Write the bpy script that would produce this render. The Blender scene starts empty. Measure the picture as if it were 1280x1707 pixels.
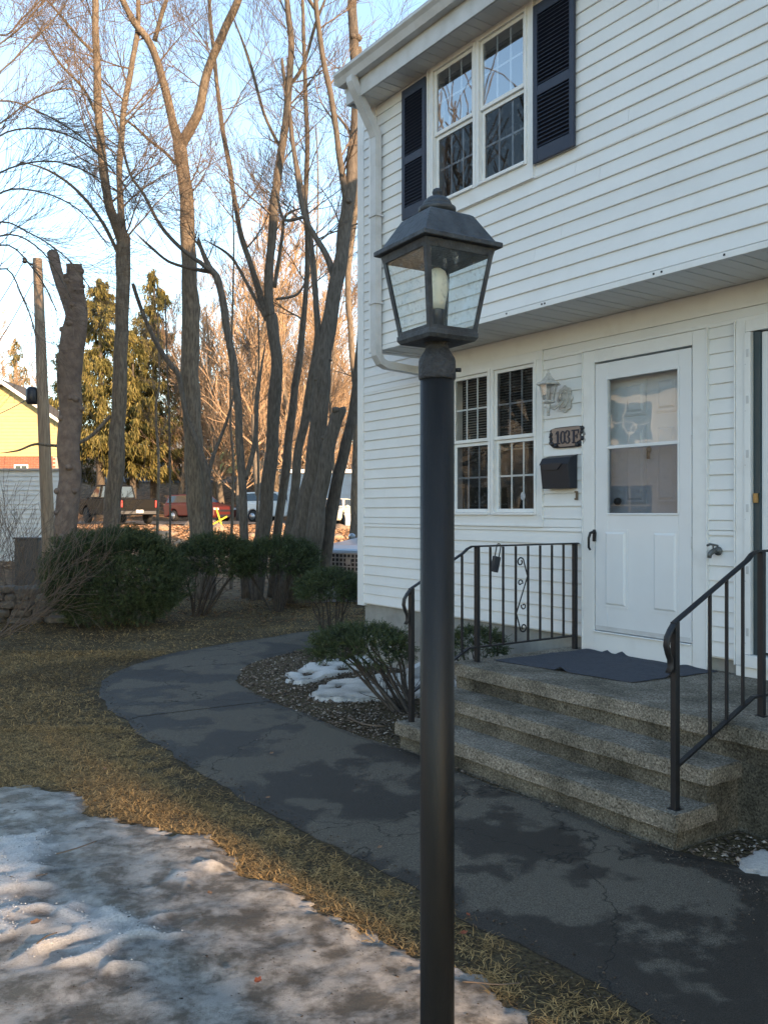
import bpy, bmesh, math, random
import numpy as np
from mathutils import Vector, noise
random.seed(7); RS = np.random.RandomState(11)
SC = bpy.context.scene; COL = SC.collection
# ---------------------------------------------------------------- camera, sky, sun, exposure
F, CX, CY, EYE = 1450.0, 640.0, 855.0, 1.6
cam = bpy.data.objects.new('camera', bpy.data.cameras.new('camera')); COL.objects.link(cam)
cam.location = (0, 0, EYE); cam.rotation_euler = (math.pi/2, 0, 0)
cam.data.sensor_fit = 'VERTICAL'; cam.data.sensor_height = 36; cam.data.lens = F/1707*36
cam.data.clip_start = 0.05; cam.data.clip_end = 3000; SC.camera = cam
EL = math.radians(11.0); SUNH = Vector((0.62, -0.785, 0)).normalized()
world = bpy.data.worlds.new('World'); SC.world = world; world.use_nodes = True
nt = world.node_tree; bg = nt.nodes['Background']
sky = nt.nodes.new('ShaderNodeTexSky'); sky.sky_type = 'NISHITA'; sky.sun_disc = False
sky.sun_elevation = EL; sky.sun_rotation = math.atan2(SUNH.x, SUNH.y)
sky.air_density = 1.0; sky.dust_density = 0.35; sky.ozone_density = 1.1; sky.altitude = 50
nt.links.new(sky.outputs[0], bg.inputs[0]); bg.inputs[1].default_value = 0.15
sun = bpy.data.objects.new('sun', bpy.data.lights.new('sun', 'SUN')); COL.objects.link(sun)
sun.data.energy = 3.6; sun.data.angle = math.radians(0.6); sun.data.color = (1.0, 0.66, 0.38)
sd = Vector((SUNH.x*math.cos(EL), SUNH.y*math.cos(EL), math.sin(EL)))
sun.rotation_euler = sd.to_track_quat('Z', 'Y').to_euler(); sun.location = sd*60
vs = SC.view_settings; vs.view_transform = 'Standard'; vs.look = 'None'; vs.exposure = 1.96; vs.gamma = 1
SC.cycles.max_bounces = 8; SC.cycles.transparent_max_bounces = 16
SC.cycles.caustics_reflective = False; SC.cycles.caustics_refractive = False

# ---------------------------------------------------------------- frames of reference
P0 = Vector((1.638, 6.69, 0)); U = Vector((1016, -1450, 0)).normalized(); N = Vector((-U.y, U.x, 0))
ROT = math.atan2(U.y, U.x)
def H(s, t, z=0): return P0 + U*s + N*t + Vector((0, 0, z))          # facade frame -> world
def at(px, py, D): return Vector(((px-CX)/F*D, D, EYE+(CY-py)/F*D))
def gnd(px, py, z=0):
    D = (EYE-z)*F/(py-CY); return Vector(((px-CX)/F*D, D, z))
def lerp(a, b, k): return a+(b-a)*k

# ---------------------------------------------------------------- materials
MATS = {}
def mat(name, c, rough=0.6, c2=None, scale=8, bump=0.0, bscale=40, metal=0, tint=0, detail=5, spec=0.5, vor=False, coord='Object', stretch=(1,1,1), lo=.35, hi=.65):
    if name in MATS: return MATS[name]
    m = bpy.data.materials.new(name); m.use_nodes = True; t = m.node_tree; L = t.links; b = t.nodes['Principled BSDF']
    b.inputs['Roughness'].default_value = rough; b.inputs['Metallic'].default_value = metal
    b.inputs['Specular IOR Level'].default_value = spec
    col = None; tc = t.nodes.new('ShaderNodeTexCoord'); mp = t.nodes.new('ShaderNodeMapping'); mp.inputs['Scale'].default_value = stretch
    L.new(tc.outputs[coord], mp.inputs[0])
    if c2 is not None:
        n = t.nodes.new('ShaderNodeTexNoise'); n.inputs['Scale'].default_value = scale; n.inputs['Detail'].default_value = detail; n.inputs['Roughness'].default_value = .6
        L.new(mp.outputs[0], n.inputs['Vector'])
        r = t.nodes.new('ShaderNodeValToRGB'); r.color_ramp.elements[0].position = lo; r.color_ramp.elements[1].position = hi
        r.color_ramp.elements[0].color = (*c2, 1); r.color_ramp.elements[1].color = (*c, 1)
        L.new(n.outputs['Fac'], r.inputs[0]); col = r.outputs[0]
    if tint:
        oi = t.nodes.new('ShaderNodeObjectInfo'); hv = t.nodes.new('ShaderNodeHueSaturation')
        mr = t.nodes.new('ShaderNodeMapRange'); mr.inputs['To Min'].default_value = 1-tint; mr.inputs['To Max'].default_value = 1+tint*.4
        L.new(oi.outputs['Random'], mr.inputs[0]); L.new(mr.outputs[0], hv.inputs['Value'])
        if col: L.new(col, hv.inputs['Color'])
        else: hv.inputs['Color'].default_value = (*c, 1)
        col = hv.outputs[0]
    if col: L.new(col, b.inputs['Base Color'])
    else: b.inputs['Base Color'].default_value = (*c, 1)
    if bump:
        n2 = t.nodes.new('ShaderNodeTexVoronoi' if vor else 'ShaderNodeTexNoise'); n2.inputs['Scale'].default_value = bscale
        if not vor: n2.inputs['Detail'].default_value = 6
        L.new(mp.outputs[0], n2.inputs['Vector'])
        bp = t.nodes.new('ShaderNodeBump'); bp.inputs['Strength'].default_value = bump; bp.inputs['Distance'].default_value = .01
        L.new(n2.outputs[0], bp.inputs['Height']); L.new(bp.outputs[0], b.inputs['Normal'])
    MATS[name] = m; m['tree'] = 1
    return m
def glass(name, refl, tintc=(1,1,1), dirt=0.0, dscale=60, wav=0.0, dcol=(.75,.78,.78), cap=.45):
    if name in MATS: return MATS[name]
    m = bpy.data.materials.new(name); m.use_nodes = True; t = m.node_tree; L = t.links; t.nodes.remove(t.nodes['Principled BSDF'])
    out = t.nodes['Material Output']; tr = t.nodes.new('ShaderNodeBsdfTransparent'); tr.inputs[0].default_value = (*tintc, 1)
    gl = t.nodes.new('ShaderNodeBsdfGlossy'); gl.inputs['Roughness'].default_value = .015
    lw = t.nodes.new('ShaderNodeLayerWeight'); lw.inputs[0].default_value = .25
    mr = t.nodes.new('ShaderNodeMapRange'); mr.inputs['To Min'].default_value = refl; mr.inputs['To Max'].default_value = max(cap, refl)
    L.new(lw.outputs['Fresnel'], mr.inputs[0])
    ge = t.nodes.new('ShaderNodeNewGeometry'); t2 = t.nodes.new('ShaderNodeBsdfTransparent'); mb_ = t.nodes.new('ShaderNodeMixShader'); L.new(ge.outputs['Backfacing'], mb_.inputs[0]); L.new(t2.outputs[0], mb_.inputs[2])
    mx = t.nodes.new('ShaderNodeMixShader'); L.new(mr.outputs[0], mx.inputs[0]); L.new(tr.outputs[0], mx.inputs[1]); L.new(gl.outputs[0], mx.inputs[2])
    last = mx; tc = t.nodes.new('ShaderNodeTexCoord')
    if wav:
        n = t.nodes.new('ShaderNodeTexNoise'); n.inputs['Scale'].default_value = 3.5; n.inputs['Detail'].default_value = 1.5; L.new(tc.outputs['Object'], n.inputs['Vector'])
        bp = t.nodes.new('ShaderNodeBump'); bp.inputs['Strength'].default_value = wav; bp.inputs['Distance'].default_value = .02
        L.new(n.outputs[0], bp.inputs['Height']); L.new(bp.outputs[0], gl.inputs['Normal'])
    if dirt:
        n = t.nodes.new('ShaderNodeTexNoise'); n.inputs['Scale'].default_value = dscale; n.inputs['Detail'].default_value = 4; L.new(tc.outputs['Object'], n.inputs['Vector'])
        r = t.nodes.new('ShaderNodeValToRGB'); r.color_ramp.elements[0].position = .55; r.color_ramp.elements[1].position = .75
        r.color_ramp.elements[0].color = (dirt*.25,)*3+(1,); r.color_ramp.elements[1].color = (min(1, dirt*2.2),)*3+(1,)
        L.new(n.outputs[0], r.inputs[0]); df = t.nodes.new('ShaderNodeBsdfDiffuse'); df.inputs[0].default_value = (*dcol, 1)
        m2 = t.nodes.new('ShaderNodeMixShader'); L.new(r.outputs[0], m2.inputs[0]); L.new(mx.outputs[0], m2.inputs[1]); L.new(df.outputs[0], m2.inputs[2]); last = m2
    L.new(last.outputs[0], mb_.inputs[1]); L.new(mb_.outputs[0], out.inputs[0]); MATS[name] = m; return m
def attr_mat(name, stops, rough=.8, spec=.2, trans=0.0):
    m = bpy.data.materials.new(name); m.use_nodes = True; t = m.node_tree; L = t.links; b = t.nodes['Principled BSDF']
    b.inputs['Roughness'].default_value = rough; b.inputs['Specular IOR Level'].default_value = spec
    a = t.nodes.new('ShaderNodeAttribute'); a.attribute_name = 'tint'
    r = t.nodes.new('ShaderNodeValToRGB'); cr = r.color_ramp
    while len(cr.elements) < len(stops): cr.elements.new(.5)
    for e, (p, c) in zip(cr.elements, stops): e.position = p; e.color = (*c, 1)
    L.new(a.outputs['Fac'], r.inputs[0]); L.new(r.outputs[0], b.inputs['Base Color'])
    if trans:
        tl = t.nodes.new('ShaderNodeBsdfTranslucent'); L.new(r.outputs[0], tl.inputs[0]); mx = t.nodes.new('ShaderNodeMixShader'); mx.inputs[0].default_value = trans
        L.new(b.outputs[0], mx.inputs[1]); L.new(tl.outputs[0], mx.inputs[2]); L.new(mx.outputs[0], t.nodes['Material Output'].inputs[0])
    MATS[name] = m; return m
VINYL = mat('white vinyl', (.735,.745,.745), .5, (.70,.708,.705), 3.2, .06, 60, tint=.035, lo=.3, hi=.6)
TRIM = mat('white trim', (.73,.738,.735), .45, (.66,.66,.65), 5, .03, 30, lo=.25, hi=.5)
SOFF = mat('white soffit', (.74,.735,.72), .55, (.70,.695,.68), 4, tint=.03)
GUTT = mat('gutter aluminium', (.55,.56,.57), .45, (.42,.42,.41), 5, lo=.25, hi=.6)
DOORM = mat('door paint', (.70,.725,.745), .35, (.66,.68,.70), 2, .02, 80)
SHUT = mat('navy shutter', (.018,.028,.055), .55, (.026,.036,.062), 6, .1, 90)
BLACK = mat('black iron', (.008,.009,.012), .5, (.014,.014,.015), 30, .15, 60, lo=.25, hi=.42)
POLE = mat('black pole paint', (.010,.0105,.011), .5, (.019,.018,.017), 7, .12, 90, stretch=(3,3,.5), spec=.35)
LANT = mat('lantern metal', (.022,.027,.034), .6, (.055,.068,.082), 25, .35, 120)
CAST = mat('cast fitter metal', (.02,.022,.026), .62, (.045,.05,.058), 40, .8, 140)
PLAS = mat('black plastic', (.013,.016,.024), .45, bump=.05, bscale=150)
TEAL = mat('dark teal paint', (.015,.04,.05), .4, (.03,.05,.06), 6)
FOUND = mat('foundation concrete', (.33,.32,.29), .9, (.24,.23,.21), 5, .4, 50)
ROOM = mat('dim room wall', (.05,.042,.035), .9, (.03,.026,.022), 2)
CURT = mat('brown curtain', (.17,.11,.075), .85, (.08,.05,.035), 9, stretch=(1,1,.05))
BLIND = mat('window blind', (.30,.26,.21), .7)
SCREEN = glass('screened glass', .04, (.40,.42,.45), .05, 30, cap=.16)
GLASS_UP = glass('reflective glass', .40, (.75,.8,.85), .03, 6, .025)
GLASS_LO = glass('clear glass', .06, (.80,.82,.83), .03, 20, .05, cap=.22)
GLASS_DOOR = glass('storm glass', .10, (.84,.87,.88), .05, 3, .10, cap=.30)
GLASS_LAN = glass('lantern glass', .06, (.88,.93,.94), .14, 75, .05)
BARK = mat('grey bark', (.15,.128,.105), .95, (.055,.046,.038), 9, 1, 20, stretch=(4,4,.8), lo=.3, hi=.7)
BARKL = mat('pale bark', (.20,.165,.125), .95, (.085,.068,.052), 8, 1, 18, stretch=(4,4,.8))
TWIG = mat('twig bark', (.17,.125,.09), .9, (.10,.075,.055), 3)
TWIGO = mat('ochre twig bark', (.33,.235,.15), .9, (.21,.14,.09), 3)
CUT = mat('cut wood', (.42,.30,.17), .9, (.28,.19,.11), 20, .3, 60)
TYRE = mat('tyre rubber', (.012,.012,.013), .8); RIM = mat('wheel rim', (.45,.46,.48), .35, metal=.8)
CARGL = mat('car glass', (.02,.028,.035), .08, spec=.9)
REDL = mat('red tail lamp', (.5,.02,.015), .3); WHL = mat('lamp lens', (.6,.62,.62), .2)

# ---------------------------------------------------------------- mesh helpers
class MB:
    def __init__(s): s.v = []; s.f = []; s.sm = []
    def add(s, vs, fs, smooth=False):
        o = len(s.v); s.v += [tuple(p) for p in vs]; s.f += [[i+o for i in q] for q in fs]; s.sm += [smooth]*len(fs); return s
    def box(s, x0, x1, y0, y1, z0, z1):
        return s.add([(x0,y0,z0),(x1,y0,z0),(x1,y1,z0),(x0,y1,z0),(x0,y0,z1),(x1,y0,z1),(x1,y1,z1),(x0,y1,z1)],
                     [(0,3,2,1),(4,5,6,7),(0,1,5,4),(1,2,6,5),(2,3,7,6),(3,0,4,7)])
    def prism(s, prof, x0, x1, ax='x', smooth=False):           # profile (a,b) swept along an axis; x: (y,z)  y: (x,z)  z: (x,y)
        n = len(prof); f = {'x': lambda c,a,b:(c,a,b), 'y': lambda c,a,b:(a,c,b), 'z': lambda c,a,b:(a,b,c)}[ax]
        vs = [f(x0,a,b) for a,b in prof]+[f(x1,a,b) for a,b in prof]
        return s.add(vs, [(i,(i+1)%n,n+(i+1)%n,n+i) for i in range(n)]+[tuple(range(n))[::-1], tuple(range(n,2*n))], smooth)
    def tube(s, pts, rad, n=6, cap=True):
        pts = [Vector(p) for p in pts]
        if not isinstance(rad, (list, tuple)): rad = [rad]*len(pts)
        vs = []; fs = []; ref = None
        for i, p in enumerate(pts):
            d = (pts[min(i+1, len(pts)-1)]-pts[max(i-1, 0)]).normalized()
            if ref is None: ref = d.orthogonal().normalized()
            else:
                ref = ref-d*ref.dot(d)
                ref = ref.normalized() if ref.length > 1e-6 else d.orthogonal().normalized()
            b = d.cross(ref)
            for k in range(n):
                a = 2*math.pi*k/n; q = p+(ref*math.cos(a)+b*math.sin(a))*rad[i]; vs.append((q.x,q.y,q.z))
        for i in range(len(pts)-1):
            for k in range(n): fs.append((i*n+k, i*n+(k+1)%n, (i+1)*n+(k+1)%n, (i+1)*n+k))
        if cap: fs += [tuple(range(n))[::-1], tuple(range((len(pts)-1)*n, len(pts)*n))]
        return s.add(vs, fs, n > 4)
    def lathe(s, prof, n=24, cx=0, cy=0, smooth=True):          # (r,z)
        vs = []; fs = []
        for r, z in prof:
            for k in range(n): a = 2*math.pi*k/n; vs.append((cx+r*math.cos(a), cy+r*math.sin(a), z))
        m = len(prof)
        for i in range(m-1):
            for k in range(n): fs.append((i*n+k, i*n+(k+1)%n, (i+1)*n+(k+1)%n, (i+1)*n+k))
        fs += [tuple(range(n))[::-1], tuple(range((m-1)*n, m*n))]
        return s.add(vs, fs, smooth)
    def ball(s, c, r, nu=10, nv=6, sq=(1,1,1)):
        prof = []
        vs = []; fs = []
        for i in range(nv+1):
            th = math.pi*i/nv
            for k in range(nu): a = 2*math.pi*k/nu; vs.append((c[0]+r*sq[0]*math.sin(th)*math.cos(a), c[1]+r*sq[1]*math.sin(th)*math.sin(a), c[2]-r*sq[2]*math.cos(th)))
        for i in range(nv):
            for k in range(nu): fs.append((i*nu+k, i*nu+(k+1)%nu, (i+1)*nu+(k+1)%nu, (i+1)*nu+k))
        return s.add(vs, fs, True)
    def mesh(s, name, m):
        me = bpy.data.meshes.new(name); me.from_pydata(s.v, [], s.f); me.polygons.foreach_set('use_smooth', s.sm)
        me.materials.append(m); me.update(); return me
def link(name, me, parent=None, loc=(0,0,0), rz=0):
    o = bpy.data.objects.new(name, me); COL.objects.link(o); o.location = loc; o.rotation_euler = (0,0,rz)
    if parent: o.parent = parent
    return o
def part(mb, name, m, parent=None, bev=0, loc=(0,0,0), rz=0, label=None):
    o = link(name, mb.mesh(name, m), parent, loc, rz)
    if bev:
        b = o.modifiers.new('bevel', 'BEVEL'); b.width = bev; b.segments = 2; b.limit_method = 'ANGLE'; b.angle_limit = math.radians(40)
    if label: o['label'] = label
    return o
def tag(o, label=None, cat=None, group=None, kind=None):
    if label: o['label'] = label
    if cat: o['category'] = cat
    if group: o['group'] = group
    if kind: o['kind'] = kind
    return o
def thing(name, label, cat, loc=(0,0,0), rz=0, group=None):
    return tag(link(name, None, None, loc, rz), label, cat, group)
def copy_tree(o, parent=None):
    c = o.copy(); COL.objects.link(c); c.parent = parent
    for ch in list(o.children): copy_tree(ch, c)
    return c
def rects(x0, x1, z0, z1, holes):
    """rectangle minus holes, as rectangles"""
    out = []; xs = sorted({x0, x1, *[min(max(v, x0), x1) for h in holes for v in h[:2]]}); zs = sorted({z0, z1, *[min(max(v, z0), z1) for h in holes for v in h[2:]]})
    for a, b in zip(zs, zs[1:]):
        run = None
        for c, d in zip(xs, xs[1:]):
            mx, mz = (c+d)/2, (a+b)/2
            if any(h[0] < mx < h[1] and h[2] < mz < h[3] for h in holes):
                if run: out.append((*run, a, b)); run = None
            else: run = (run[0], d) if run else (c, d)
        if run: out.append((*run, a, b))
    return out
def np_mesh(name, verts, faces, m, tint=None, parent=None):
    me = bpy.data.meshes.new(name); nv = len(verts); nf = len(faces); k = faces.shape[1]
    me.vertices.add(nv); me.vertices.foreach_set('co', verts.astype(np.float32).ravel())
    me.loops.add(nf*k); me.loops.foreach_set('vertex_index', faces.astype(np.int32).ravel())
    me.polygons.add(nf); me.polygons.foreach_set('loop_start', np.arange(0, nf*k, k, dtype=np.int32))
    me.polygons.foreach_set('loop_total', np.full(nf, k, dtype=np.int32))
    me.materials.append(m); me.update(calc_edges=True)
    if tint is not None:
        a = me.attributes.new('tint', 'FLOAT', 'POINT'); a.data.foreach_set('value', tint.astype(np.float32))
    return link(name, me, parent)
def blades(name, P, Dr, L, Wd, m, tint, parent=None, bend=None, side=None):
    """one bent two-triangle-pair blade at each point"""
    n = len(P); Dr = Dr/np.linalg.norm(Dr, axis=1, keepdims=True)
    if side is None: side = RS.normal(size=(n, 3))
    side = np.cross(Dr, side); side /= (np.linalg.norm(side, axis=1, keepdims=True)+1e-9)
    L = np.broadcast_to(L, (n,))[:, None]; Wd = np.broadcast_to(Wd, (n,))[:, None]
    mid = P+Dr*L*.55; tip = P+Dr*L
    if bend is not None: tip = tip+bend; mid = mid+bend*.25
    V = np.stack([P-side*Wd*.5, P+side*Wd*.5, mid-side*Wd*.45, mid+side*Wd*.45, tip], 1).reshape(-1, 3)
    b = np.arange(n)[:, None]*5
    Fc = np.concatenate([b+[0,1,3], b+[0,3,2], b+[2,3,4]], 0)
    return np_mesh(name, V, Fc, m, np.repeat(tint, 5), parent)
SHADE_PINES = [(24,-3.6,6.2,16,2.8,1),(25,-.8,6.5,16,2.9,1.2),(24,4.7,6.3,15,2.1,1),(21,-1.2,3.2,6.6,3.0,.075),(22,1.3,5.0,9.0,1.0,.3)]  # unseen pines added to block sun from the post and lawn
# ================================================================ TERRAIN
def sstep(a, b, x):
    k = min(1, max(0, (x-a)/(b-a))); return k*k*(3-2*k)
def tz(x, y):
    z = -.12*sstep(14.5, 18, y)*sstep(-4, -1, x)
    z += 1.0*sstep(22, 42, y)+4.6*sstep(54, 84, y)+14*sstep(84, 260, y)
    if y > 14: z += .07*noise.noise((x*.5, y*.5, 3))*sstep(14, 20, y)
    return z
def axis(lo, hi, c, fine, n):
    a = [c]; st = fine
    while a[-1] < hi: a.append(a[-1]+st); st *= n
    b = [c]; st = fine
    while b[-1] > lo: b.append(b[-1]-st); st *= n
    return sorted(set(b+a))
xs = axis(-600, 600, -3, .35, 1.035); ys = axis(-300, 900, 12, .35, 1.03)
V = np.array([(x, y, tz(x, y)) for y in ys for x in xs]); nx = len(xs)
I = np.arange(len(ys)-1)[:, None]*nx+np.arange(nx-1)[None]; I = I.ravel()
gm = bpy.data.materials.new('lawn soil'); gm.use_nodes = True
def ground_nodes(m):
    t = m.node_tree; L = t.links; b = t.nodes['Principled BSDF']; b.inputs['Roughness'].default_value = .95; b.inputs['Specular IOR Level'].default_value = .15
    tc = t.nodes.new('ShaderNodeTexCoord')
    def nz(sc, de, lo, hi, c0, c1):
        n = t.nodes.new('ShaderNodeTexNoise'); n.inputs['Scale'].default_value = sc; n.inputs['Detail'].default_value = de; n.inputs['Roughness'].default_value = .65
        L.new(tc.outputs['Object'], n.inputs['Vector']); r = t.nodes.new('ShaderNodeValToRGB')
        r.color_ramp.elements[0].position = lo; r.color_ramp.elements[1].position = hi; r.color_ramp.elements[0].color = (*c0, 1); r.color_ramp.elements[1].color = (*c1, 1)
        L.new(n.outputs[0], r.inputs[0]); return r.outputs[0], n
    near, _ = nz(55, 8, .35, .68, (.045,.035,.024), (.21,.165,.09))
    near2, _ = nz(1.3, 5, .38, .62, (.55,.52,.5), (1,1,1))
    far, _ = nz(3.5, 10, .38, .66, (.06,.04,.025), (.33,.2,.11))
    mul = t.nodes.new('ShaderNodeMixRGB'); mul.blend_type = 'MULTIPLY'; mul.inputs[0].default_value = 1; L.new(near, mul.inputs[1]); L.new(near2, mul.inputs[2])
    sp = t.nodes.new('ShaderNodeSeparateXYZ'); L.new(tc.outputs['Object'], sp.inputs[0])
    mr = t.nodes.new('ShaderNodeMapRange'); mr.inputs['From Min'].default_value = 15; mr.inputs['From Max'].default_value = 22; L.new(sp.outputs['Y'], mr.inputs[0])
    mx = t.nodes.new('ShaderNodeMixRGB'); L.new(mr.outputs[0], mx.inputs[0]); L.new(mul.outputs[0], mx.inputs[1]); L.new(far, mx.inputs[2]); L.new(mx.outputs[0], b.inputs['Base Color'])
    n = t.nodes.new('ShaderNodeTexNoise'); n.inputs['Scale'].default_value = 40; n.inputs['Detail'].default_value = 8; L.new(tc.outputs['Object'], n.inputs['Vector'])
    bp = t.nodes.new('ShaderNodeBump'); bp.inputs['Strength'].default_value = .9; bp.inputs['Distance'].default_value = .03; L.new(n.outputs[0], bp.inputs['Height']); L.new(bp.outputs[0], b.inputs['Normal'])
ground_nodes(gm)
g = np_mesh('ground', V, np.stack([I, I+1, I+nx+1, I+nx], 1), gm); tag(g, kind='structure')

# ================================================================ ASPHALT PATH
ST = lambda s, t: (H(s, t).x, H(s, t).y)
outer = [ST(14,-2.94), ST(9,-2.94), ST(5,-2.93), ST(3.4,-2.93), ST(2.6,-2.92), ST(1.9,-2.94), ST(1.2,-3.0), ST(.5,-3.04), ST(-.2,-3.04), ST(-.9,-3.04), ST(-1.6,-3.02), ST(-2.25,-2.98), ST(-2.95,-2.88), ST(-3.6,-2.68), ST(-4.2,-2.3), ST(-4.7,-1.75), ST(-5.1,-.95), ST(-5.35,-.03), ST(-5.6,.85), ST(-5.75,2.6), ST(-5.8,5), ST(-5.8,8)]
inner = [ST(14,-1.4), ST(9,-1.4), ST(5,-1.45), ST(3.4,-1.5), ST(2.6,-1.6), ST(1.9,-1.70), ST(1.2,-1.72), ST(.5,-1.74), ST(-.2,-1.74), ST(-.9,-1.76), ST(-1.5,-1.76), ST(-2.15,-1.74), ST(-2.75,-1.66), ST(-3.1,-1.53), ST(-3.45,-1.33), ST(-3.8,-1.0), ST(-4.1,-.45), ST(-4.35,.17), ST(-4.5,.95), ST(-4.6,2.6), ST(-4.65,5), ST(-4.65,8)]
def catmull(P, k):
    out = []
    for i in range(len(P)-1):
        p0, p1, p2, p3 = (Vector((*P[max(i-1,0)],0)), Vector((*P[i],0)), Vector((*P[i+1],0)), Vector((*P[min(i+2,len(P)-1)],0)))
        for j in range(k):
            t = j/k; out.append(.5*((2*p1)+(p2-p0)*t+(2*p0-5*p1+4*p2-p3)*t*t+(3*p1-p0-3*p2+p3)*t**3))
    out.append(Vector((*P[-1], 0))); return out
K = 12
O_, I_ = catmull(outer, K), catmull(inner, K)
pm = bpy.data.materials.new('worn asphalt'); pm.use_nodes = True
def asphalt(m, dry=(.118,.102,.080), wet=(.014,.014,.015), wetness=True):
    t = m.node_tree; L = t.links; b = t.nodes['Principled BSDF']; tc = t.nodes.new('ShaderNodeTexCoord')
    def N_(sc, de, ro=.6):
        n = t.nodes.new('ShaderNodeTexNoise'); n.inputs['Scale'].default_value = sc; n.inputs['Detail'].default_value = de; n.inputs['Roughness'].default_value = ro; L.new(tc.outputs['Object'], n.inputs['Vector']); return n
    def R_(src, a, bb, c0, c1):
        r = t.nodes.new('ShaderNodeValToRGB'); r.color_ramp.elements[0].position = a; r.color_ramp.elements[1].position = bb
        r.color_ramp.elements[0].color = (*c0, 1); r.color_ramp.elements[1].color = (*c1, 1); L.new(src, r.inputs[0]); return r.outputs[0]
    base = R_(N_(220, 3).outputs[0], .35, .7, tuple(c*.42 for c in dry), tuple(c*1.6 for c in dry))
    v = t.nodes.new('ShaderNodeTexVoronoi'); v.inputs['Scale'].default_value = 95; L.new(tc.outputs['Object'], v.inputs['Vector'])
    speck = R_(v.outputs['Color'], .86, .97, (0,0,0), (1,1,1))
    vd = R_(v.outputs['Distance'], .12, .3, (1,1,1), (0,0,0))
    mm = t.nodes.new('ShaderNodeMath'); mm.operation = 'MULTIPLY'; L.new(speck, mm.inputs[0]); L.new(vd, mm.inputs[1])
    m1 = t.nodes.new('ShaderNodeMixRGB'); L.new(mm.outputs[0], m1.inputs[0]); L.new(base, m1.inputs[1]); m1.inputs[2].default_value = (.30,.27,.23,1)
    ea = t.nodes.new('ShaderNodeAttribute'); ea.attribute_name = 'tint'; ed = t.nodes.new('ShaderNodeMath'); ed.operation = 'MULTIPLY_ADD'; L.new(ea.outputs['Fac'], ed.inputs[0]); ed.inputs[1].default_value = .16; L.new(N_(1.35, 7, .62).outputs[0], ed.inputs[2])
    wmask = R_(ed.outputs[0], .495, .535, (0,0,0), (1,1,1))
    m2 = t.nodes.new('ShaderNodeMixRGB'); m2.blend_type = 'MULTIPLY'; L.new(wmask, m2.inputs[0]); L.new(m1.outputs[0], m2.inputs[1]); m2.inputs[2].default_value = (.33,.32,.33,1)
    # cracks
    nn = N_(2.2, 4); va = t.nodes.new('ShaderNodeVectorMath'); va.operation = 'MULTIPLY_ADD'; L.new(nn.outputs['Color'], va.inputs[0]); va.inputs[1].default_value = (.9,.9,.9); L.new(tc.outputs['Object'], va.inputs[2])
    vc = t.nodes.new('ShaderNodeTexVoronoi'); vc.feature = 'DISTANCE_TO_EDGE'; vc.inputs['Scale'].default_value = .62; L.new(va.outputs[0], vc.inputs['Vector'])
    ck = R_(vc.outputs['Distance'], .0015, .006, (.8,.8,.8), (0,0,0))
    m3 = t.nodes.new('ShaderNodeMixRGB'); L.new(ck, m3.inputs[0]); L.new(m2.outputs[0], m3.inputs[1]); m3.inputs[2].default_value = (.008,.008,.008,1)
    L.new(m3.outputs[0], b.inputs['Base Color'])
    rr = t.nodes.new('ShaderNodeMapRange'); rr.inputs['To Min'].default_value = .9; rr.inputs['To Max'].default_value = .62; L.new(wmask, rr.inputs[0]); L.new(rr.outputs[0], b.inputs['Roughness'])
    b.inputs['Specular IOR Level'].default_value = .3
    bp = t.nodes.new('ShaderNodeBump'); bp.inputs['Strength'].default_value = .7; bp.inputs['Distance'].default_value = .006
    s1 = t.nodes.new('ShaderNodeMath'); s1.operation = 'SUBTRACT'; L.new(N_(180, 4).outputs[0], s1.inputs[0]); L.new(ck, s1.inputs[1]); L.new(s1.outputs[0], bp.inputs['Height']); L.new(bp.outputs[0], b.inputs['Normal'])
asphalt(pm)
def strip(name, i0, i1, a=0, b=0):
    mb = MB(); M = 14; vs = []; fs = []
    rows = list(range(i0, i1+1))
    for q, i in enumerate(rows):
        o, n = O_[i].copy(), I_[i].copy()
        if q == 0 and a: o = O_[i].lerp(O_[i+1], a); n = I_[i].lerp(I_[i+1], a)
        d = (n-o).normalized(); o += d*.05*noise.noise(o*1.9)+d*.025*noise.noise(o*7); n += d*.05*noise.noise(n*2+Vector((9,0,0)))+d*.02*noise.noise(n*9)
        vs.append((o.x, o.y, -.05))
        for k in range(M+1):
            p = o.lerp(n, k/M); z = .02+.010*noise.noise(p*.9)
            if k in (0, M): z = .006
            if 0 < k < M or 1: vs.append((p.x, p.y, z))
        vs.append((n.x, n.y, -.05))
    w = M+3
    for r in range(len(rows)-1):
        for k in range(w-1): fs.append((r*w+k, r*w+k+1, (r+1)*w+k+1, (r+1)*w+k))
    mb.add(vs, fs, False); o = part(mb, name, pm); a_ = o.data.attributes.new('tint', 'FLOAT', 'POINT'); a_.data.foreach_set('value', [max(0, 1-(i % w)/3) if (i % w) < 4 else 0 for i in range(len(vs))]); return tag(o, kind='structure')
jn = 11*K-4
strip('path', 0, jn); strip('path', jn, len(O_)-1, .28)
def side_path(x, y, pts=None):
    """signed: distance outside the strip's outer edge and inside its inner edge"""
OA = np.array([(p.x, p.y) for p in O_]); IA = np.array([(p.x, p.y) for p in I_])
def inside_poly(P, poly):
    x, y = P[:, 0], P[:, 1]; c = np.zeros(len(P), bool); j = len(poly)-1
    for i in range(len(poly)):
        xi, yi = poly[i]; xj, yj = poly[j]
        k = ((yi > y) != (yj > y)) & (x < (xj-xi)*(y-yi)/(yj-yi+1e-12)+xi); c ^= k; j = i
    return c
PATHPOLY = np.concatenate([OA[::3], IA[::-3]])
def dist_pts(P, Q):
    d = np.full(len(P), 1e9)
    for q in Q[::2]: d = np.minimum(d, (P[:, 0]-q[0])**2+(P[:, 1]-q[1])**2)
    return np.sqrt(d)

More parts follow.
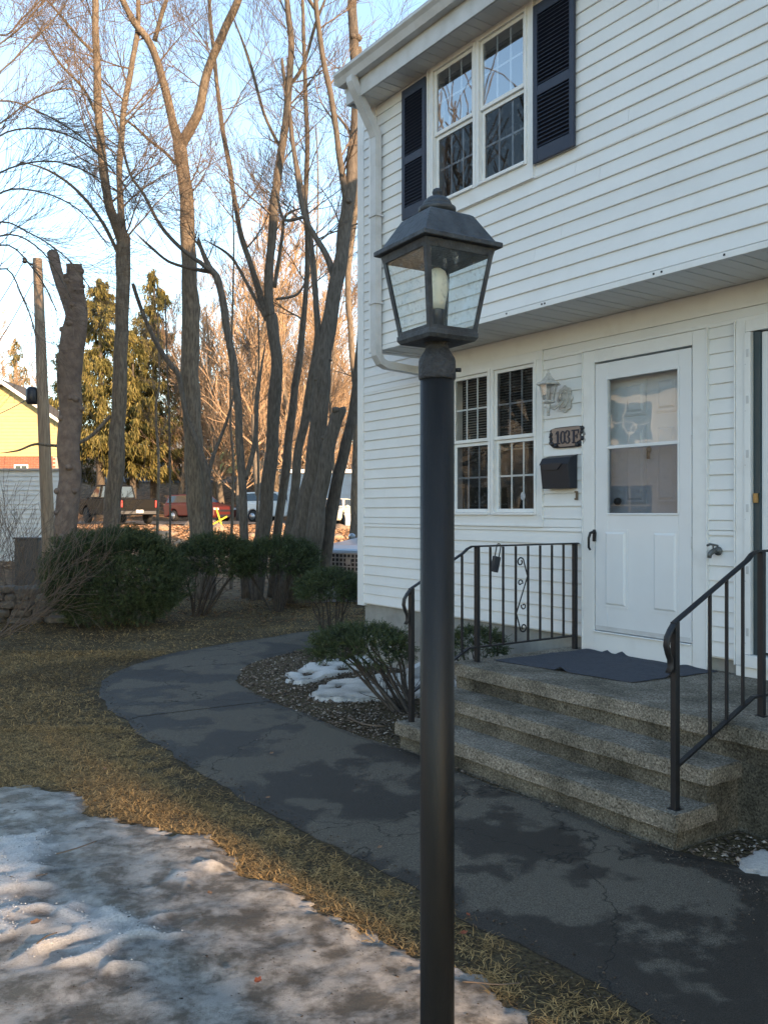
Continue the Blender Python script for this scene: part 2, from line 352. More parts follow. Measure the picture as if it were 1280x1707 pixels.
# ================================================================ TOWNHOUSE
HL = dict(loc=(P0.x, P0.y, 0), rz=ROT)
house = thing('townhouse', 'white vinyl sided townhouse with navy shutters, overhanging upper storey and white front door', 'house', HL['loc'], ROT)
EXP = .1016
def board(s0, s1, z0, z1, t, h=EXP):
    k = min(1, (z1-z0)/h); mb = MB()
    mb.prism([(t-.017, z0+.004), (t-.015, z0), (t-.002, z0), (t-.002, z1), (t-.004, z1), (t-.017+.012*k, z1-.004) if z1-z0 > .03 else (t-.016, z1)], s0, s1)
    part(mb, 'siding_board', VINYL, house)
def clad(s0, s1, z0, z1, t, holes, seams=3.66):
    z = z0; i = 0
    while z < z1-.01:
        ze = min(z+EXP, z1)
        cuts = sorted(random.uniform(.4, seams)+k*seams for k in range(-1, int((s1-s0)/seams)+2))
        # openings cover whole board heights by clipping in z
        hs = [h for h in holes if h[2] < ze-.004 and h[3] > z+.004]
        for a, b, c, d in rects(s0, s1, z, ze, hs):
            xs_ = [a]+[s0+q for q in cuts if a+.25 < s0+q < b-.25]+[b]
            for p, q in zip(xs_, xs_[1:]): board(p, q-.0015, c, d, t-(.0012 if random.random() < .5 else 0))
        z += EXP; i += 1
WIN_UP = (-1.32, -.055, 4.05, 5.37); WIN_LO = (-1.80, -.554, 1.477, 2.93); DOOR = (-.09, .97, .53, 2.84); DOOR2 = (1.19, 2.45, .53, 2.84)
low_holes = [WIN_LO, DOOR, DOOR2]; up_holes = [WIN_UP]
SEND = 8.6
clad(-3.21, SEND, .63, 2.93, 0, low_holes); clad(-3.21, -2.2, 2.93, 6.02, 0, [])
clad(-2.10, SEND, 3.13, 5.36, -.6, up_holes)
# sheathing behind the boards
mb = MB()
for a, b, c, d in rects(-3.29, SEND, .62, 3.09, [(-1.74, -.61, 1.55, 2.88), (-.05, .92, .53, 2.78), (1.24, 2.4, .53, 2.78)]): mb.box(a, b, 0, .12, c, d)
for a, b, c, d in rects(-2.2, SEND, 3.093, 5.62, [(-1.26, -.12, 4.15, 5.31)]): mb.box(a, b, -.6, -.48, c, d)
mb.box(-3.29, -2.2, 0, .12, 3.093, 6.02); mb.box(-2.2, -2.08, -.477, .12, 3.093, 6.02)
part(mb, 'wall', TRIM, house)
mb = MB()
mb.box(-3.3, -3.18, .123, 8, .62, 6.02); mb.box(-3.3, SEND, 8, 8.12, .62, 6.02); mb.box(-3.1, SEND, .2, 8, .40, .5); mb.box(-3.1, SEND, .13, 8, 3.0, 3.08)
part(mb, 'rear_wall', TRIM, house)
part(MB().box(-3.25, SEND, .03, 8.1, -.3, .615), 'foundation', FOUND, house)
part(MB().box(-3.32, -3.205, -.024, .06, .60, 6.05), 'corner_board', TRIM, house, .003)
part(MB().box(-2.215, -2.10, -.624, -.55, 3.09, 5.38), 'corner_board', TRIM, house, .003)
part(MB().box(-2.22, SEND, -.622, -.59, 3.085, 3.125), 'starter_strip', TRIM, house, .002)
part(MB().box(-3.20, SEND, -.012, .01, 2.932, 3.088), 'frieze_board', TRIM, house, .002)
mb = MB()
for s in (-1.2, -.35, .02, .05, 1.0, 1.06, 1.5): mb.box(s, s+.012, -.626, -.620, 3.102, 3.114)
part(mb, 'nail_slot', BLACK, house)
# soffits: individual panels
s = -2.19
while s < SEND:
    part(MB().box(s, s+.297, -.585, -.006, 3.090, 3.1).box(s+.09, s+.1, -.585, -.006, 3.085, 3.0895).box(s+.19, s+.2, -.585, -.006, 3.085, 3.0895), 'soffit_panel', SOFF, house)
    part(MB().box(s, s+.297, -.84, -.602, 5.365, 5.373).box(s+.09, s+.1, -.84, -.602, 5.360, 5.3645).box(s+.19, s+.2, -.84, -.602, 5.360, 5.3645), 'soffit_panel', SOFF, house)
    s += .3
part(MB().box(-2.24, SEND, -.862, -.842, 5.345, 5.57), 'fascia', GUTT, house, .003)
part(MB().prism([(-.842,5.35),(0,5.35),(0,6.12),(-.842,5.60)], -2.24, -2.217), 'fascia', GUTT, house)
part(MB().box(-3.34, -2.25, -.05, -.002, 6.0, 6.09).box(-3.34, -2.25, -.02, -.002, 5.96, 5.998), 'fascia', GUTT, house, .003)
def gutter(s0, s1, t, z, w=.12, h=.11):
    o = [(t, z), (t, z-h), (t-w*.55, z-h), (t-w*.78, z-h*.5), (t-w, z-h*.25), (t-w, z), (t-w+.008, z), (t-w+.008, z-h*.2), (t-w*.74, z-h*.45), (t-w*.5, z-h+.006), (t-.006, z-h+.006), (t-.006, z)]
    part(MB().prism(o, s0, s1).box(s0, s0+.003, t-w+.004, t-.001, z-h+.003, z-.012), 'gutter', GUTT, house)
gutter(-2.26, SEND, -.864, 5.615); gutter(-3.36, -2.25, -.052, 6.19, .115, .10)
# roof
part(MB().add([(-2.25,-.93,5.60),(SEND,-.93,5.60),(SEND,4.0,8.6),(-2.25,4.0,8.6),(-2.25,-.93,5.63),(SEND,-.93,5.63),(SEND,4.0,8.66),(-2.25,4.0,8.66)], [(0,3,2,1),(4,5,6,7),(0,1,5,4),(1,2,6,5),(2,3,7,6),(3,0,4,7)])
     .add([(-3.35,-.12,6.17),(-2.251,-.12,6.17),(-2.251,4.0,8.6),(-3.35,4.0,8.6),(-3.35,-.12,6.2),(-2.251,-.12,6.2),(-2.251,4.0,8.66),(-3.35,4.0,8.66)], [(0,3,2,1),(4,5,6,7),(0,1,5,4),(1,2,6,5),(2,3,7,6),(3,0,4,7)])
     .add([(-3.35,4.0,8.6),(SEND,4.0,8.6),(SEND,8.9,5.6),(-3.35,8.9,5.6),(-3.35,4.0,8.66),(SEND,4.0,8.66),(SEND,8.9,5.66),(-3.35,8.9,5.66)], [(0,3,2,1),(4,5,6,7),(0,1,5,4),(1,2,6,5),(2,3,7,6),(3,0,4,7)]),
     'roof', mat('roof shingles', (.09,.085,.08), .9, (.05,.048,.045), 12, .5, 30), house)
part(MB().add([(-3.3,.1,6.02),(-3.3,8,6.02),(-3.3,4,8.55),(-3.18,.1,6.02),(-3.18,8,6.02),(-3.18,4,8.55)], [(0,2,1),(3,4,5),(0,1,4,3),(1,2,5,4),(2,0,3,5)]), 'gable', TRIM, house)
# windows
def window(S0, S1, Z0, Z1, t, cas, up):
    """double double-hung pair inside casing S0..S1; returns the window part"""
    w = part(MB(), 'window', TRIM, house)
    fr = MB(); a0, a1, b0, b1 = cas                             # sash field
    for a, b, c, d in rects(S0, S1, Z0, Z1, [(a0, a1, b0, b1)]): fr.box(a, b, t-.022, t+.0, c, d)
    part(fr, 'casing', TRIM, w, .003)
    jc = MB()
    jc.box(S1-.018, S1, t-.034, t-.0225, Z0, Z1); jc.box(S0, S0+.018, t-.034, t-.0225, Z0, Z1); jc.box(S0+.019, S1-.019, t-.034, t-.0225, Z0, Z0+.014)
    part(jc, 'trim_channel', TRIM, w)
    mid = (a0+a1)/2
    part(MB().box(mid-.035, mid-.003, t-.034, t+.05, b0, b1).box(mid+.003, mid+.035, t-.034, t+.05, b0, b1).box(a0-.001, a0+.02, t-.036, t+.05, b0, b1).box(a1-.02, a1+.001, t-.036, t+.05, b0, b1)
         .box(a0+.021, mid-.036, t-.036, t+.05, b1-.022, b1).box(mid+.036, a1-.021, t-.036, t+.05, b1-.022, b1).box(a0+.021, mid-.036, t-.046, t+.05, b0, b0+.022).box(mid+.036, a1-.021, t-.046, t+.05, b0, b0+.022), 'frame', TRIM, w, .002)
    for q, (c0, c1) in enumerate(((a0+.021, mid-.036), (mid+.036, a1-.021))):
        zm = (b0+b1)/2+.01
        for lower in (0, 1):
            z0, z1 = (b0+.023, zm-.001) if lower else (zm+.001, b1-.023)
            tt = t+.004 if lower else t-.016; fw = .030
            part(MB().box(c0+.0005, c0+fw, tt, tt+.028, z0, z1).box(c1-fw, c1-.0005, tt, tt+.028, z0, z1).box(c0+fw, c1-fw, tt, tt+.028, z1-fw, z1).box(c0+fw, c1-fw, tt, tt+.028, z0, z0+fw), 'sash', TRIM, w, .002)
            m_ = (GLASS_UP if up else GLASS_LO) if not lower else (SCREEN if (up or q == 0) else GLASS_LO)
            if not up and q == 1 and not lower: m_ = SCREEN
            part(MB().box(c0+fw, c1-fw, tt+.009, tt+.0105, z0+fw, z1-fw), 'pane', m_, w)
            if m_ is not GLASS_UP or True:
                gb = MB(); W_ = c1-c0-2*fw
                for k in (1, 2): x = c0+fw+W_*k/3; gb.box(x-.008, x+.008, tt+.018, tt+.023, z0+fw, z1-fw)
                zc = (z0+z1)/2; gb.box(c0+fw, c1-fw, tt+.0165, tt+.0175, zc-.008, zc+.008)
                part(gb, 'grille_bar', TRIM, w)
    return w
w1 = window(*WIN_UP[:4], -.6, (-1.255, -.125, 4.175, 5.335), True)
w2 = window(*WIN_LO[:4], 0, (-1.735, -.63, 1.575, 2.86), False)
bl = MB(); z = 2.80
while z > 2.12: bl.add([(-1.68,.075,z),(-.66,.075,z),(-.66,.092,z+.012),(-1.68,.092,z+.012)], [(0,1,2,3)]); z -= .0235
part(bl, 'blind', BLIND, w2)
cu = MB(); P = []
for x0, x1 in ((-1.42, -1.24), (-.95, -.80), (-.76, -.66)):
    n = 16; vs = [(lerp(x0, x1, i/n), .16+.02*math.sin(i*1.9), z) for z in (1.5, 2.85) for i in range(n+1)]
    cu.add(vs, [(i, i+1, n+2+i, n+1+i) for i in range(n)], True)
part(cu, 'curtain', CURT, w2)
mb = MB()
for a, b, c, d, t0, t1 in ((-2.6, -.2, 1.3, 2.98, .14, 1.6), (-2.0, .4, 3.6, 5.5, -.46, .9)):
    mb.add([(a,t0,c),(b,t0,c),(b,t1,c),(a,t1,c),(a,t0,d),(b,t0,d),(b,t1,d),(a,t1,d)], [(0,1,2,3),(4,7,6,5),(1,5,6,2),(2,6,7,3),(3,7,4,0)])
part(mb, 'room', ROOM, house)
part(MB().prism([(-.82+.028*math.cos(a), 1.735+.036*math.sin(a)) for a in [k*math.pi/10 for k in range(20)]], .008, .0095, 'y').box(-.832,-.808,.0065,.0075,1.73,1.738), 'sticker', mat('grey sticker', (.45,.47,.5), .5, (.25,.27,.3), 60), w2)
# shutters: stiles, rails, one slat at a time
slat = MB().prism([(-.013,-.009),(-.010,-.012),(.008,.007),(.005,.010)], 0, 1).mesh('slat', SHUT)
def shutter(s0, s1, z0, z1):
    sh = part(MB(), 'shutter', SHUT, house); t = -.625; sw = .042
    part(MB().box(s0, s0+sw, t-.024, t, z0, z1).box(s1-sw, s1, t-.024, t, z0, z1).box(s0+sw, s1-sw, t-.023, t, z0, z0+.1).box(s0+sw, s1-sw, t-.023, t, z1-.08, z1).box(s0+sw, s1-sw, t-.023, t, (z0*.55+z1*.45)-.035, (z0*.55+z1*.45)+.035), 'shutter_frame', SHUT, sh, .003)
    part(MB().box(s0+sw, s1-sw, t-.003, t-.001, z0+.1, z1-.08), 'backing', SHUT, sh)
    zm = z0*.55+z1*.45
    for a, b in ((z0+.1, zm-.035), (zm+.035, z1-.08)):
        n = int((b-a)/.0275)
        for k in range(n):
            o = link('slat', slat, sh, (s0+sw, t-.011, a+(k+.6)*(b-a)/n)); o.scale = (s1-s0-2*sw, 1, 1)
shutter(-1.66, -1.325, 4.17, 5.31); shutter(-.04, .355, 4.14, 5.29)
# front door
def embossed(mb, s0, s1, z0, z1, t):
    mb.box(s0, s1, t-.004, t, z0, z1)
    mb.add([(s0+.02,t-.004,z0+.02),(s1-.02,t-.004,z0+.02),(s1-.02,t-.004,z1-.02),(s0+.02,t-.004,z1-.02),(s0+.035,t-.012,z0+.035),(s1-.035,t-.012,z0+.035),(s1-.035,t-.012,z1-.035),(s0+.035,t-.012,z1-.035)], [(4,5,6,7),(0,1,5,4),(1,2,6,5),(2,3,7,6),(3,0,4,7)])
dr = part(MB(), 'door', DOORM, house)
part(MB().box(-.118, -.004, -.03, .1, .53, 2.84).box(.866, .975, -.03, .1, .53, 2.84).box(-.003, .865, -.03, .1, 2.745, 2.84).box(-.125, -.119, -.04, 0, .53, 2.85).box(.976, .985, -.04, 0, .53, 2.85).box(-.119, .976, -.04, 0, 2.841, 2.85), 'casing', TRIM, dr, .003)
part(MB().box(-.002, .863, -.035, .1, .532, .682).box(-.003, .864, -.05, .1, .684, .694), 'threshold', TRIM, dr, .003)
sb = MB(); t0, t1 = -.028, .004
sb.box(0.004, .125, t0, t1, .70, 2.73).box(.752, .858, t0, t1, .70, 2.73).box(.125, .752, t0, t1, 2.60, 2.73).box(.125, .752, t0, t1, .70, 1.59).box(.125, .752, t0-.002, t1, 2.075, 2.10)
sb.box(.115, .128, t0-.008, t0, 1.578, 2.612).box(.749, .762, t0-.008, t0, 1.578, 2.612).box(.1285, .7485, t0-.008, t0, 2.598, 2.611).box(.1285, .7485, t0-.008, t0, 1.578, 1.592)
part(sb, 'storm_door_frame', DOORM, dr, .003)
for a, b in ((.088, .315), (.53, .757)):
    pb = MB(); embossed(pb, a, b, .88, 1.47, t0-.0005); part(pb, 'door_panel', DOORM, dr)
part(MB().box(.128, .749, -.014, -.012, 2.10, 2.6), 'pane', GLASS_DOOR, dr)
part(MB().box(.128, .749, -.012, -.010, 1.59, 2.075), 'pane', glass('door screen', .04, (.50,.52,.55), .03, 30, cap=.14), dr)
ib = MB(); ib.box(.0, .86, .08, .12, .69, 2.744); part(ib, 'inner_door', mat('inner door white', (.62,.64,.66), .4), dr)
for a, b, c, d in ((.20, .40, 2.32, 2.58), (.48, .68, 2.32, 2.58), (.20, .40, 1.66, 2.24), (.48, .68, 1.66, 2.24)):
    pb = MB(); pb.box(a, b, .074, .0795, c, d); embossed(pb, a+.01, b-.01, c+.01, d-.01, .073); part(pb, 'inner_door_panel', MATS['inner door white'], dr)
part(MB().ball((.155, .05, 1.68), .03).tube([(.155,.08,1.68),(.155,.05,1.68)], .012, 8), 'knob', BLACK, dr)
part(MB().tube([(.43,.072,2.04),(.43,.060,2.05),(.43,.055,2.02),(.43,.06,1.99)], .012, 6).ball((.43,.066,2.06), .02), 'knocker', mat('brass knocker', (.25,.2,.13), .4, metal=.7), dr)
part(MB().prism([(-.012,1.375),(.014,1.375),(.018,1.44),(.008,1.465),(-.008,1.465)], t0-.014, t0-.0005, 'y').tube([(.004,t0-.012,1.45),(.0,t0-.05,1.44),(-.012,t0-.055,1.40),(-.016,t0-.05,1.33),(-.012,t0-.038,1.31)], [.012,.011,.010,.009,.008], 8), 'handle', BLACK, dr)
part(MB().box(.8585,.866,-.034,-.02,2.05,2.13).box(.8585,.866,-.034,-.02,1.35,1.43).box(.8585,.866,-.034,-.02,.78,.86), 'hinge', GUTT, dr)
part(MB().box(.012,.85,-.031,-.0285,.7005,.735), 'door_sweep', GUTT, dr)
# neighbour's door at the right edge
d2 = part(MB(), 'door', DOORM, house, label='second white door with a dark teal jamb')
part(MB().box(1.195, 1.262, -.03, .1, .60, 2.84).box(2.33, 2.44, -.03, .1, .60, 2.84).box(1.263, 2.329, -.03, .1, 2.765, 2.84).box(1.185, 1.194, -.04, 0, .60, 2.85), 'casing', TRIM, d2, .003)
part(MB().box(1.264, 1.309, -.045, .09, .68, 2.76), 'hinge_strip', TRIM, d2, .003)
part(MB().box(1.311, 1.358, -.015, .1, .68, 2.76), 'door_jamb', TEAL, d2, .002)
hb = MB()
for z in (.8, 1.2, 1.6, 1.95, 2.3, 2.6): hb.box(1.28, 1.296, -.049, -.0455, z, z+.05); hb.box(1.270, 1.276, -.048, -.0455, z-.05, z-.044)
part(hb, 'hinge', GUTT, d2)
part(MB().box(1.36, 2.325, .0, .04, .70, 2.755), 'storm_door_frame', DOORM, d2, .003)
part(MB().box(1.47, 2.2, -.004, -.001, 1.6, 2.6), 'pane', GLASS_DOOR, d2)
part(MB().box(1.196, 2.44, -.03, .1, .532, .598).box(1.25, 2.42, -.06, .1, .6, .678), 'threshold', TRIM, d2, .003)
part(MB().box(1.318,1.35,-.03,-.016,1.66,1.72), 'strike_plate', mat('aged brass', (.3,.22,.1), .4, metal=.8), d2)
# downspout
ds = MB()
def duct(pts, w=.043, d=.036):
    vs = []; fs = []; pts = [Vector(p) for p in pts]
    for i, p in enumerate(pts):
        dv = (pts[min(i+1, len(pts)-1)]-pts[max(i-1, 0)]).normalized(); a = Vector((1,0,0)); b = dv.cross(a).normalized()
        for k, (x, y) in enumerate(((-w,-d),(-w*.6,-d*.82),(-w*.2,-d),(w*.2,-d),(w*.6,-d*.82),(w,-d),(w,d),(-w,d))): q = p+a*x+b*y; vs.append(tuple(q))
    n = 8
    for i in range(len(pts)-1):
        for k in range(n): fs.append((i*n+k, i*n+(k+1)%n, (i+1)*n+(k+1)%n, (i+1)*n+k))
    fs += [tuple(range(n))[::-1], tuple(range((len(pts)-1)*n, len(pts)*n))]; ds.add(vs, fs)
duct([(-2.03,-.925,5.51),(-2.03,-.925,5.47),(-2.03,-.90,5.42),(-2.03,-.70,5.10),(-2.03,-.672,5.04)])
duct([(-2.03,-.668,5.08),(-2.03,-.668,3.12),(-2.03,-.66,3.04),(-2.03,-.62,2.98),(-2.03,-.56,2.955),(-2.03,-.10,2.93),(-2.03,-.065,2.88),(-2.03,-.06,2.8),(-2.03,-.06,.25),(-2.03,-.09,.15),(-2.03,-.3,.08)], .042, .033)
ds.box(-2.09,-1.97,-.71,-.626,4.3,4.315).box(-2.09,-1.97,-.71,-.626,3.5,3.515)
part(ds, 'downspout', GUTT, house)

# unseen neighbouring unit further along, forward step and height shaped to shade the walk
nb = thing('townhouse', 'unseen taller end unit of the townhouse row behind the viewer, shaped to shade the walk', 'house', HL['loc'], ROT)
part(MB().box(SEND+.01, 22, -2.15, 9, -.2, 8.4), 'wall', VINYL, nb)
part(MB().prism([(-2.35,8.3),(-2.35,8.45),(3.2,10.7),(9.4,8.45),(9.4,8.3)], SEND, 22.2), 'roof', MATS['roof shingles'], nb)
for k in range(4):
    for z in (1.3, 4.0, 6.5): part(MB().box(SEND+1+k*3.2, SEND+2.4+k*3.2, -2.18, -2.15, z, z+1.4), 'window', CARGL, nb)

# ================================================================ STEPS
cm = bpy.data.materials.new('aggregate concrete'); cm.use_nodes = True
def conc(m):
    t = m.node_tree; L = t.links; b = t.nodes['Principled BSDF']; b.inputs['Roughness'].default_value = .95; b.inputs['Specular IOR Level'].default_value = .2; tc = t.nodes.new('ShaderNodeTexCoord')
    v = t.nodes.new('ShaderNodeTexVoronoi'); v.inputs['Scale'].default_value = 120; L.new(tc.outputs['Object'], v.inputs['Vector'])
    r = t.nodes.new('ShaderNodeValToRGB'); e = r.color_ramp.elements; e[0].position = 0; e[0].color = (.115,.108,.097,1); e[1].position = 1; e[1].color = (.35,.325,.288,1)
    q = e.new(.55); q.color = (.205,.19,.166,1)
    L.new(v.outputs['Color'], r.inputs[0])
    n = t.nodes.new('ShaderNodeTexNoise'); n.inputs['Scale'].default_value = 3.5; n.inputs['Detail'].default_value = 8; L.new(tc.outputs['Object'], n.inputs['Vector'])
    r2 = t.nodes.new('ShaderNodeValToRGB'); r2.color_ramp.elements[0].position = .35; r2.color_ramp.elements[1].position = .62; r2.color_ramp.elements[0].color = (.60,.585,.53,1); r2.color_ramp.elements[1].color = (1.25,1.2,1.12,1)
    L.new(n.outputs[0], r2.inputs[0]); mx = t.nodes.new('ShaderNodeMixRGB'); mx.blend_type = 'MULTIPLY'; mx.inputs[0].default_value = 1; L.new(r.outputs[0], mx.inputs[1]); L.new(r2.outputs[0], mx.inputs[2])
    # pits
    n3 = t.nodes.new('ShaderNodeTexNoise'); n3.inputs['Scale'].default_value = 95; n3.inputs['Detail'].default_value = 3; L.new(tc.outputs['Object'], n3.inputs['Vector'])
    r3 = t.nodes.new('ShaderNodeValToRGB'); r3.color_ramp.elements[0].position = .38; r3.color_ramp.elements[1].position = .47; r3.color_ramp.elements[0].color = (.5,.48,.45,1); r3.color_ramp.elements[1].color = (1,1,1,1); L.new(n3.outputs[0], r3.inputs[0])
    m2 = t.nodes.new('ShaderNodeMixRGB'); m2.blend_type = 'MULTIPLY'; m2.inputs[0].default_value = 1; L.new(mx.outputs[0], m2.inputs[1]); L.new(r3.outputs[0], m2.inputs[2]); L.new(m2.outputs[0], b.inputs['Base Color'])
    bp = t.nodes.new('ShaderNodeBump'); bp.inputs['Strength'].default_value = .9; bp.inputs['Distance'].default_value = .006; L.new(n3.outputs[0], bp.inputs['Height']); L.new(bp.outputs[0], b.inputs['Normal'])
conc(cm)
st = thing('concrete_steps', 'worn three riser concrete entrance steps and landing with exposed aggregate edges', 'steps', HL['loc'], ROT)
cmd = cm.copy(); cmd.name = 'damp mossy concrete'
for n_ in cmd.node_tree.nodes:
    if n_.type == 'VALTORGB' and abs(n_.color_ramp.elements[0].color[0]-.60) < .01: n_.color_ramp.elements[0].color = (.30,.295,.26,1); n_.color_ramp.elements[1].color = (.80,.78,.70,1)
def rough_slab(name, s0, s1, t0, t1, z0, z1, amp=.004, cell=.05):
    """slab with wavering edges and softly chipped nosing"""
    bm = bmesh.new(); nxx = max(2, int((s1-s0)/cell)); nyy = max(2, int((t1-t0)/cell)); nzz = max(1, int((z1-z0)/.03))
    r = bmesh.ops.create_cube(bm, size=1)
    for v in bm.verts: v.co = Vector((lerp(s0, s1, v.co.x+.5), lerp(t0, t1, v.co.y+.5), lerp(z0, z1, v.co.z+.5)))
    bmesh.ops.bevel(bm, geom=[e for e in bm.edges if (e.verts[0].co.z+e.verts[1].co.z)/2 > z1-.001 or abs(e.verts[0].co.z-e.verts[1].co.z) > .01], offset=.006, segments=2, affect='EDGES')
    es = [e for e in bm.edges if e.calc_length() > cell]
    for _ in range(6):
        es = [e for e in bm.edges if e.calc_length() > cell*1.3]
        if not es: break
        bmesh.ops.subdivide_edges(bm, edges=es, cuts=1, use_grid_fill=True)
    bmesh.ops.triangulate(bm, faces=[f for f in bm.faces if len(f.verts) > 4])
    for v in bm.verts:
        p = v.co; d = noise.noise_vector(p*6)*amp+noise.noise_vector(p*25)*amp*.8
        if p.y > t1-.01: d.y = 0
        v.co += d
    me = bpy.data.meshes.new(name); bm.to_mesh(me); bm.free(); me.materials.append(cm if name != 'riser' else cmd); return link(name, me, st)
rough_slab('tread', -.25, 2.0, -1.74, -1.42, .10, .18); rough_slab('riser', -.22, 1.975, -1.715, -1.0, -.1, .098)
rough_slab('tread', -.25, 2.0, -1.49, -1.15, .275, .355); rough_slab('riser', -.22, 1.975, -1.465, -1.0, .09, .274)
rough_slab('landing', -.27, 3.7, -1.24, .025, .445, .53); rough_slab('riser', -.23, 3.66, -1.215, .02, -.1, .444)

# door mat: thin wrinkled cloth
mm_ = mat('slate blue cloth', (.055,.062,.082), .95, (.040,.046,.062), 40, .5, 220)
c4 = [(-.13,-.95),(.98,-.80),(1.06,-.02),(-.07,-.05)]; n = 60; vs = []; fs = []
for j in range(n+1):
    for i in range(n+1):
        a, b = i/n, j/n
        x = lerp(lerp(c4[0][0], c4[1][0], a), lerp(c4[3][0], c4[2][0], a), b); y = lerp(lerp(c4[0][1], c4[1][1], a), lerp(c4[3][1], c4[2][1], a), b)
        x += .012*noise.noise((a*4, b*4, 2)); y += .012*noise.noise((a*6, b*6, 7))
        z = .538+.004*noise.noise((x*6, y*6, 0))+.006*max(0, noise.noise((x*3, y*14, 5)))
        for (u0, v0, am, w) in ((.52, 0, .028, .03), (.99, .45, .03, .03), (.30, 1, .028, .03), (.06, .93, .02, .05), (.18, 1, .02, .02), (.8, .97, .012, .04)):
            z += am*math.exp(-((a-u0)/w)**2-((b-v0)/(w*1.6))**2)
        vs.append((x, y, z))
for j in range(n):
    for i in range(n): fs.append((j*(n+1)+i, j*(n+1)+i+1, (j+1)*(n+1)+i+1, (j+1)*(n+1)+i))
o = part(MB().add(vs, fs, True), 'doormat', mm_, None, 0, *HL.values()); so = o.modifiers.new('thick', 'SOLIDIFY'); so.thickness = .004
tag(o, 'wrinkled slate blue cloth mat lying on the landing before the front door', 'doormat')

# ================================================================ RAILINGS
def bar(mb, a, b, w, d=None):
    d = d or w; a = Vector(a); b = Vector(b); dv = (b-a).normalized(); x = Vector((1,0,0)) if abs(dv.x) < .9 else Vector((0,1,0)); y = dv.cross(x).normalized(); x = y.cross(dv).normalized()
    vs = [tuple(p+x*i*w/2+y*j*d/2) for p in (a, b) for i, j in ((-1,-1),(1,-1),(1,1),(-1,1))]
    return mb.add(vs, [(3,2,1,0),(4,5,6,7),(0,1,5,4),(1,2,6,5),(2,3,7,6),(3,0,4,7)])
def ribbon(pts, w=.034, th=.012):
    """flat handrail swept in the t-z plane, local x is its width"""
    mb = MB(); pts = [Vector(p) for p in pts]; vs = []; fs = []
    for i, p in enumerate(pts):
        dv = (pts[min(i+1, len(pts)-1)]-pts[max(i-1, 0)]).normalized(); x = Vector((1,0,0)); y = dv.cross(x).normalized()
        for a, b in ((-1,-.6),(-.7,-1),(.7,-1),(1,-.6),(1,.5),(.5,1),(-.5,1),(-1,.5)): vs.append(tuple(p+x*a*w/2+y*b*th/2))
    for i in range(len(pts)-1):
        for k in range(8): fs.append((i*8+k, i*8+(k+1)%8, (i+1)*8+(k+1)%8, (i+1)*8+k))
    fs += [tuple(range(8))[::-1], tuple(range((len(pts)-1)*8, len(pts)*8))]
    return mb.add(vs, fs, True)
def tongue(t, z):   # lamb's tongue ending below and in front of the lower post
    return [(0,t-.035,z-.035),(0,t-.06,z-.07),(0,t-.066,z-.11),(0,t-.052,z-.15),(0,t-.036,z-.18),(0,t-.034,z-.215),(0,t-.05,z-.24)]
def railing(s, label, upper_t, zt, zlow, ends, scroll):
    r = thing('stair_railing', label, 'railing', HL['loc'], ROT); X = lambda pts: [(s+p[0], p[1], p[2]) for p in pts]
    tl = -1.655
    part(ribbon(X([(0,ends,zt),(0,upper_t-.05,zt),(0,upper_t-.09,zt-.015),(0,upper_t-.13,zt-.045),(0,tl,zlow)]+tongue(tl, zlow))), 'handrail', BLACK, r)
    for t, z0, z1 in ((tl, .175, zlow-.0), (upper_t, .525, zt-.006), (-.065, .525, zt-.006)):
        if t == -.065 and not scroll: part(bar(MB(), (s,t,z0), (s,t,z1), .034), 'post', BLACK, r); continue
        part(bar(MB(), (s,t,z0), (s,t,z1), .032), 'post', BLACK, r, .002)
        part(bar(MB(), (s,t,z0+.001), (s,t,z0+.007), .06), 'base_plate', BLACK, r)
    def top(t): return zt-.008 if t > upper_t-.06 else lerp(zt-.045, zlow, (upper_t-.13-t)/(upper_t-.13-tl))-.008
    def bot(t): return .635 if t > upper_t-.08 else lerp(.635, .385, (upper_t-.08-t)/(upper_t-.08-tl))
    part(bar(bar(bar(MB(), (s,-.08,.635), (s,upper_t+.016,.635), .026, .012), (s,upper_t-.016,.635), (s,upper_t-.08,.635), .026, .012), (s,upper_t-.08,.635), (s,tl+.016,.385), .026, .012), 'bottom_rail', BLACK, r)
    ts = [upper_t-.17, upper_t-.31, upper_t-.45] if not scroll else [upper_t-.14, upper_t-.33]
    n = 8 if scroll else 6
    fl = [lerp(upper_t, -.065, k/n) for k in range(1, n)]
    for t in [x for x in ts if x > tl+.05]+fl: part(bar(MB(), (s,t,bot(t)), (s,t,top(t)), .0135), 'baluster', BLACK, r)
    if scroll:
        a, b = fl[3], fl[4] if len(fl) > 4 else fl[3]+.1
        a, b = fl[2], fl[3]
        mb = MB(); zc0, zc1 = .69, 1.28
        def spiral(c, r0, a0, turns, sg):
            return [(s, c[0]+r0*(1-.62*k/16)*math.cos(a0+sg*turns*2*math.pi*k/16), c[1]+r0*(1-.62*k/16)*math.sin(a0+sg*turns*2*math.pi*k/16)) for k in range(17)]
        w = b-a
        top_s = spiral((a+w*.38, zc1-.05), .036, -.1, 1.15, 1); bot_s = spiral((a+w*.62, zc0+.05), .036, math.pi-.1, 1.15, 1)
        mb.tube(top_s[::-1]+[(s, b-.006, zc1-.16), (s, a+w*.5, (zc0+zc1)/2), (s, a+.006, zc0+.16)]+bot_s, .0055, 6)
        mb.tube(spiral((a+w*.36, 1.075), .026, -.4, 1.0, 1), .005, 6); mb.tube(spiral((a+w*.64, .90), .026, math.pi-.4, 1.0, 1), .005, 6)
        part(mb, 'scroll', BLACK, r)
    return r
railing(-.17, 'black iron railing with scrollwork on the left side of the steps, below the front window', -1.07, 1.355, 1.085, -.03, True)
railing(1.93, 'black iron handrail with a curled end on the right side of the steps', -.93, 1.395, 1.075, -.03, False)
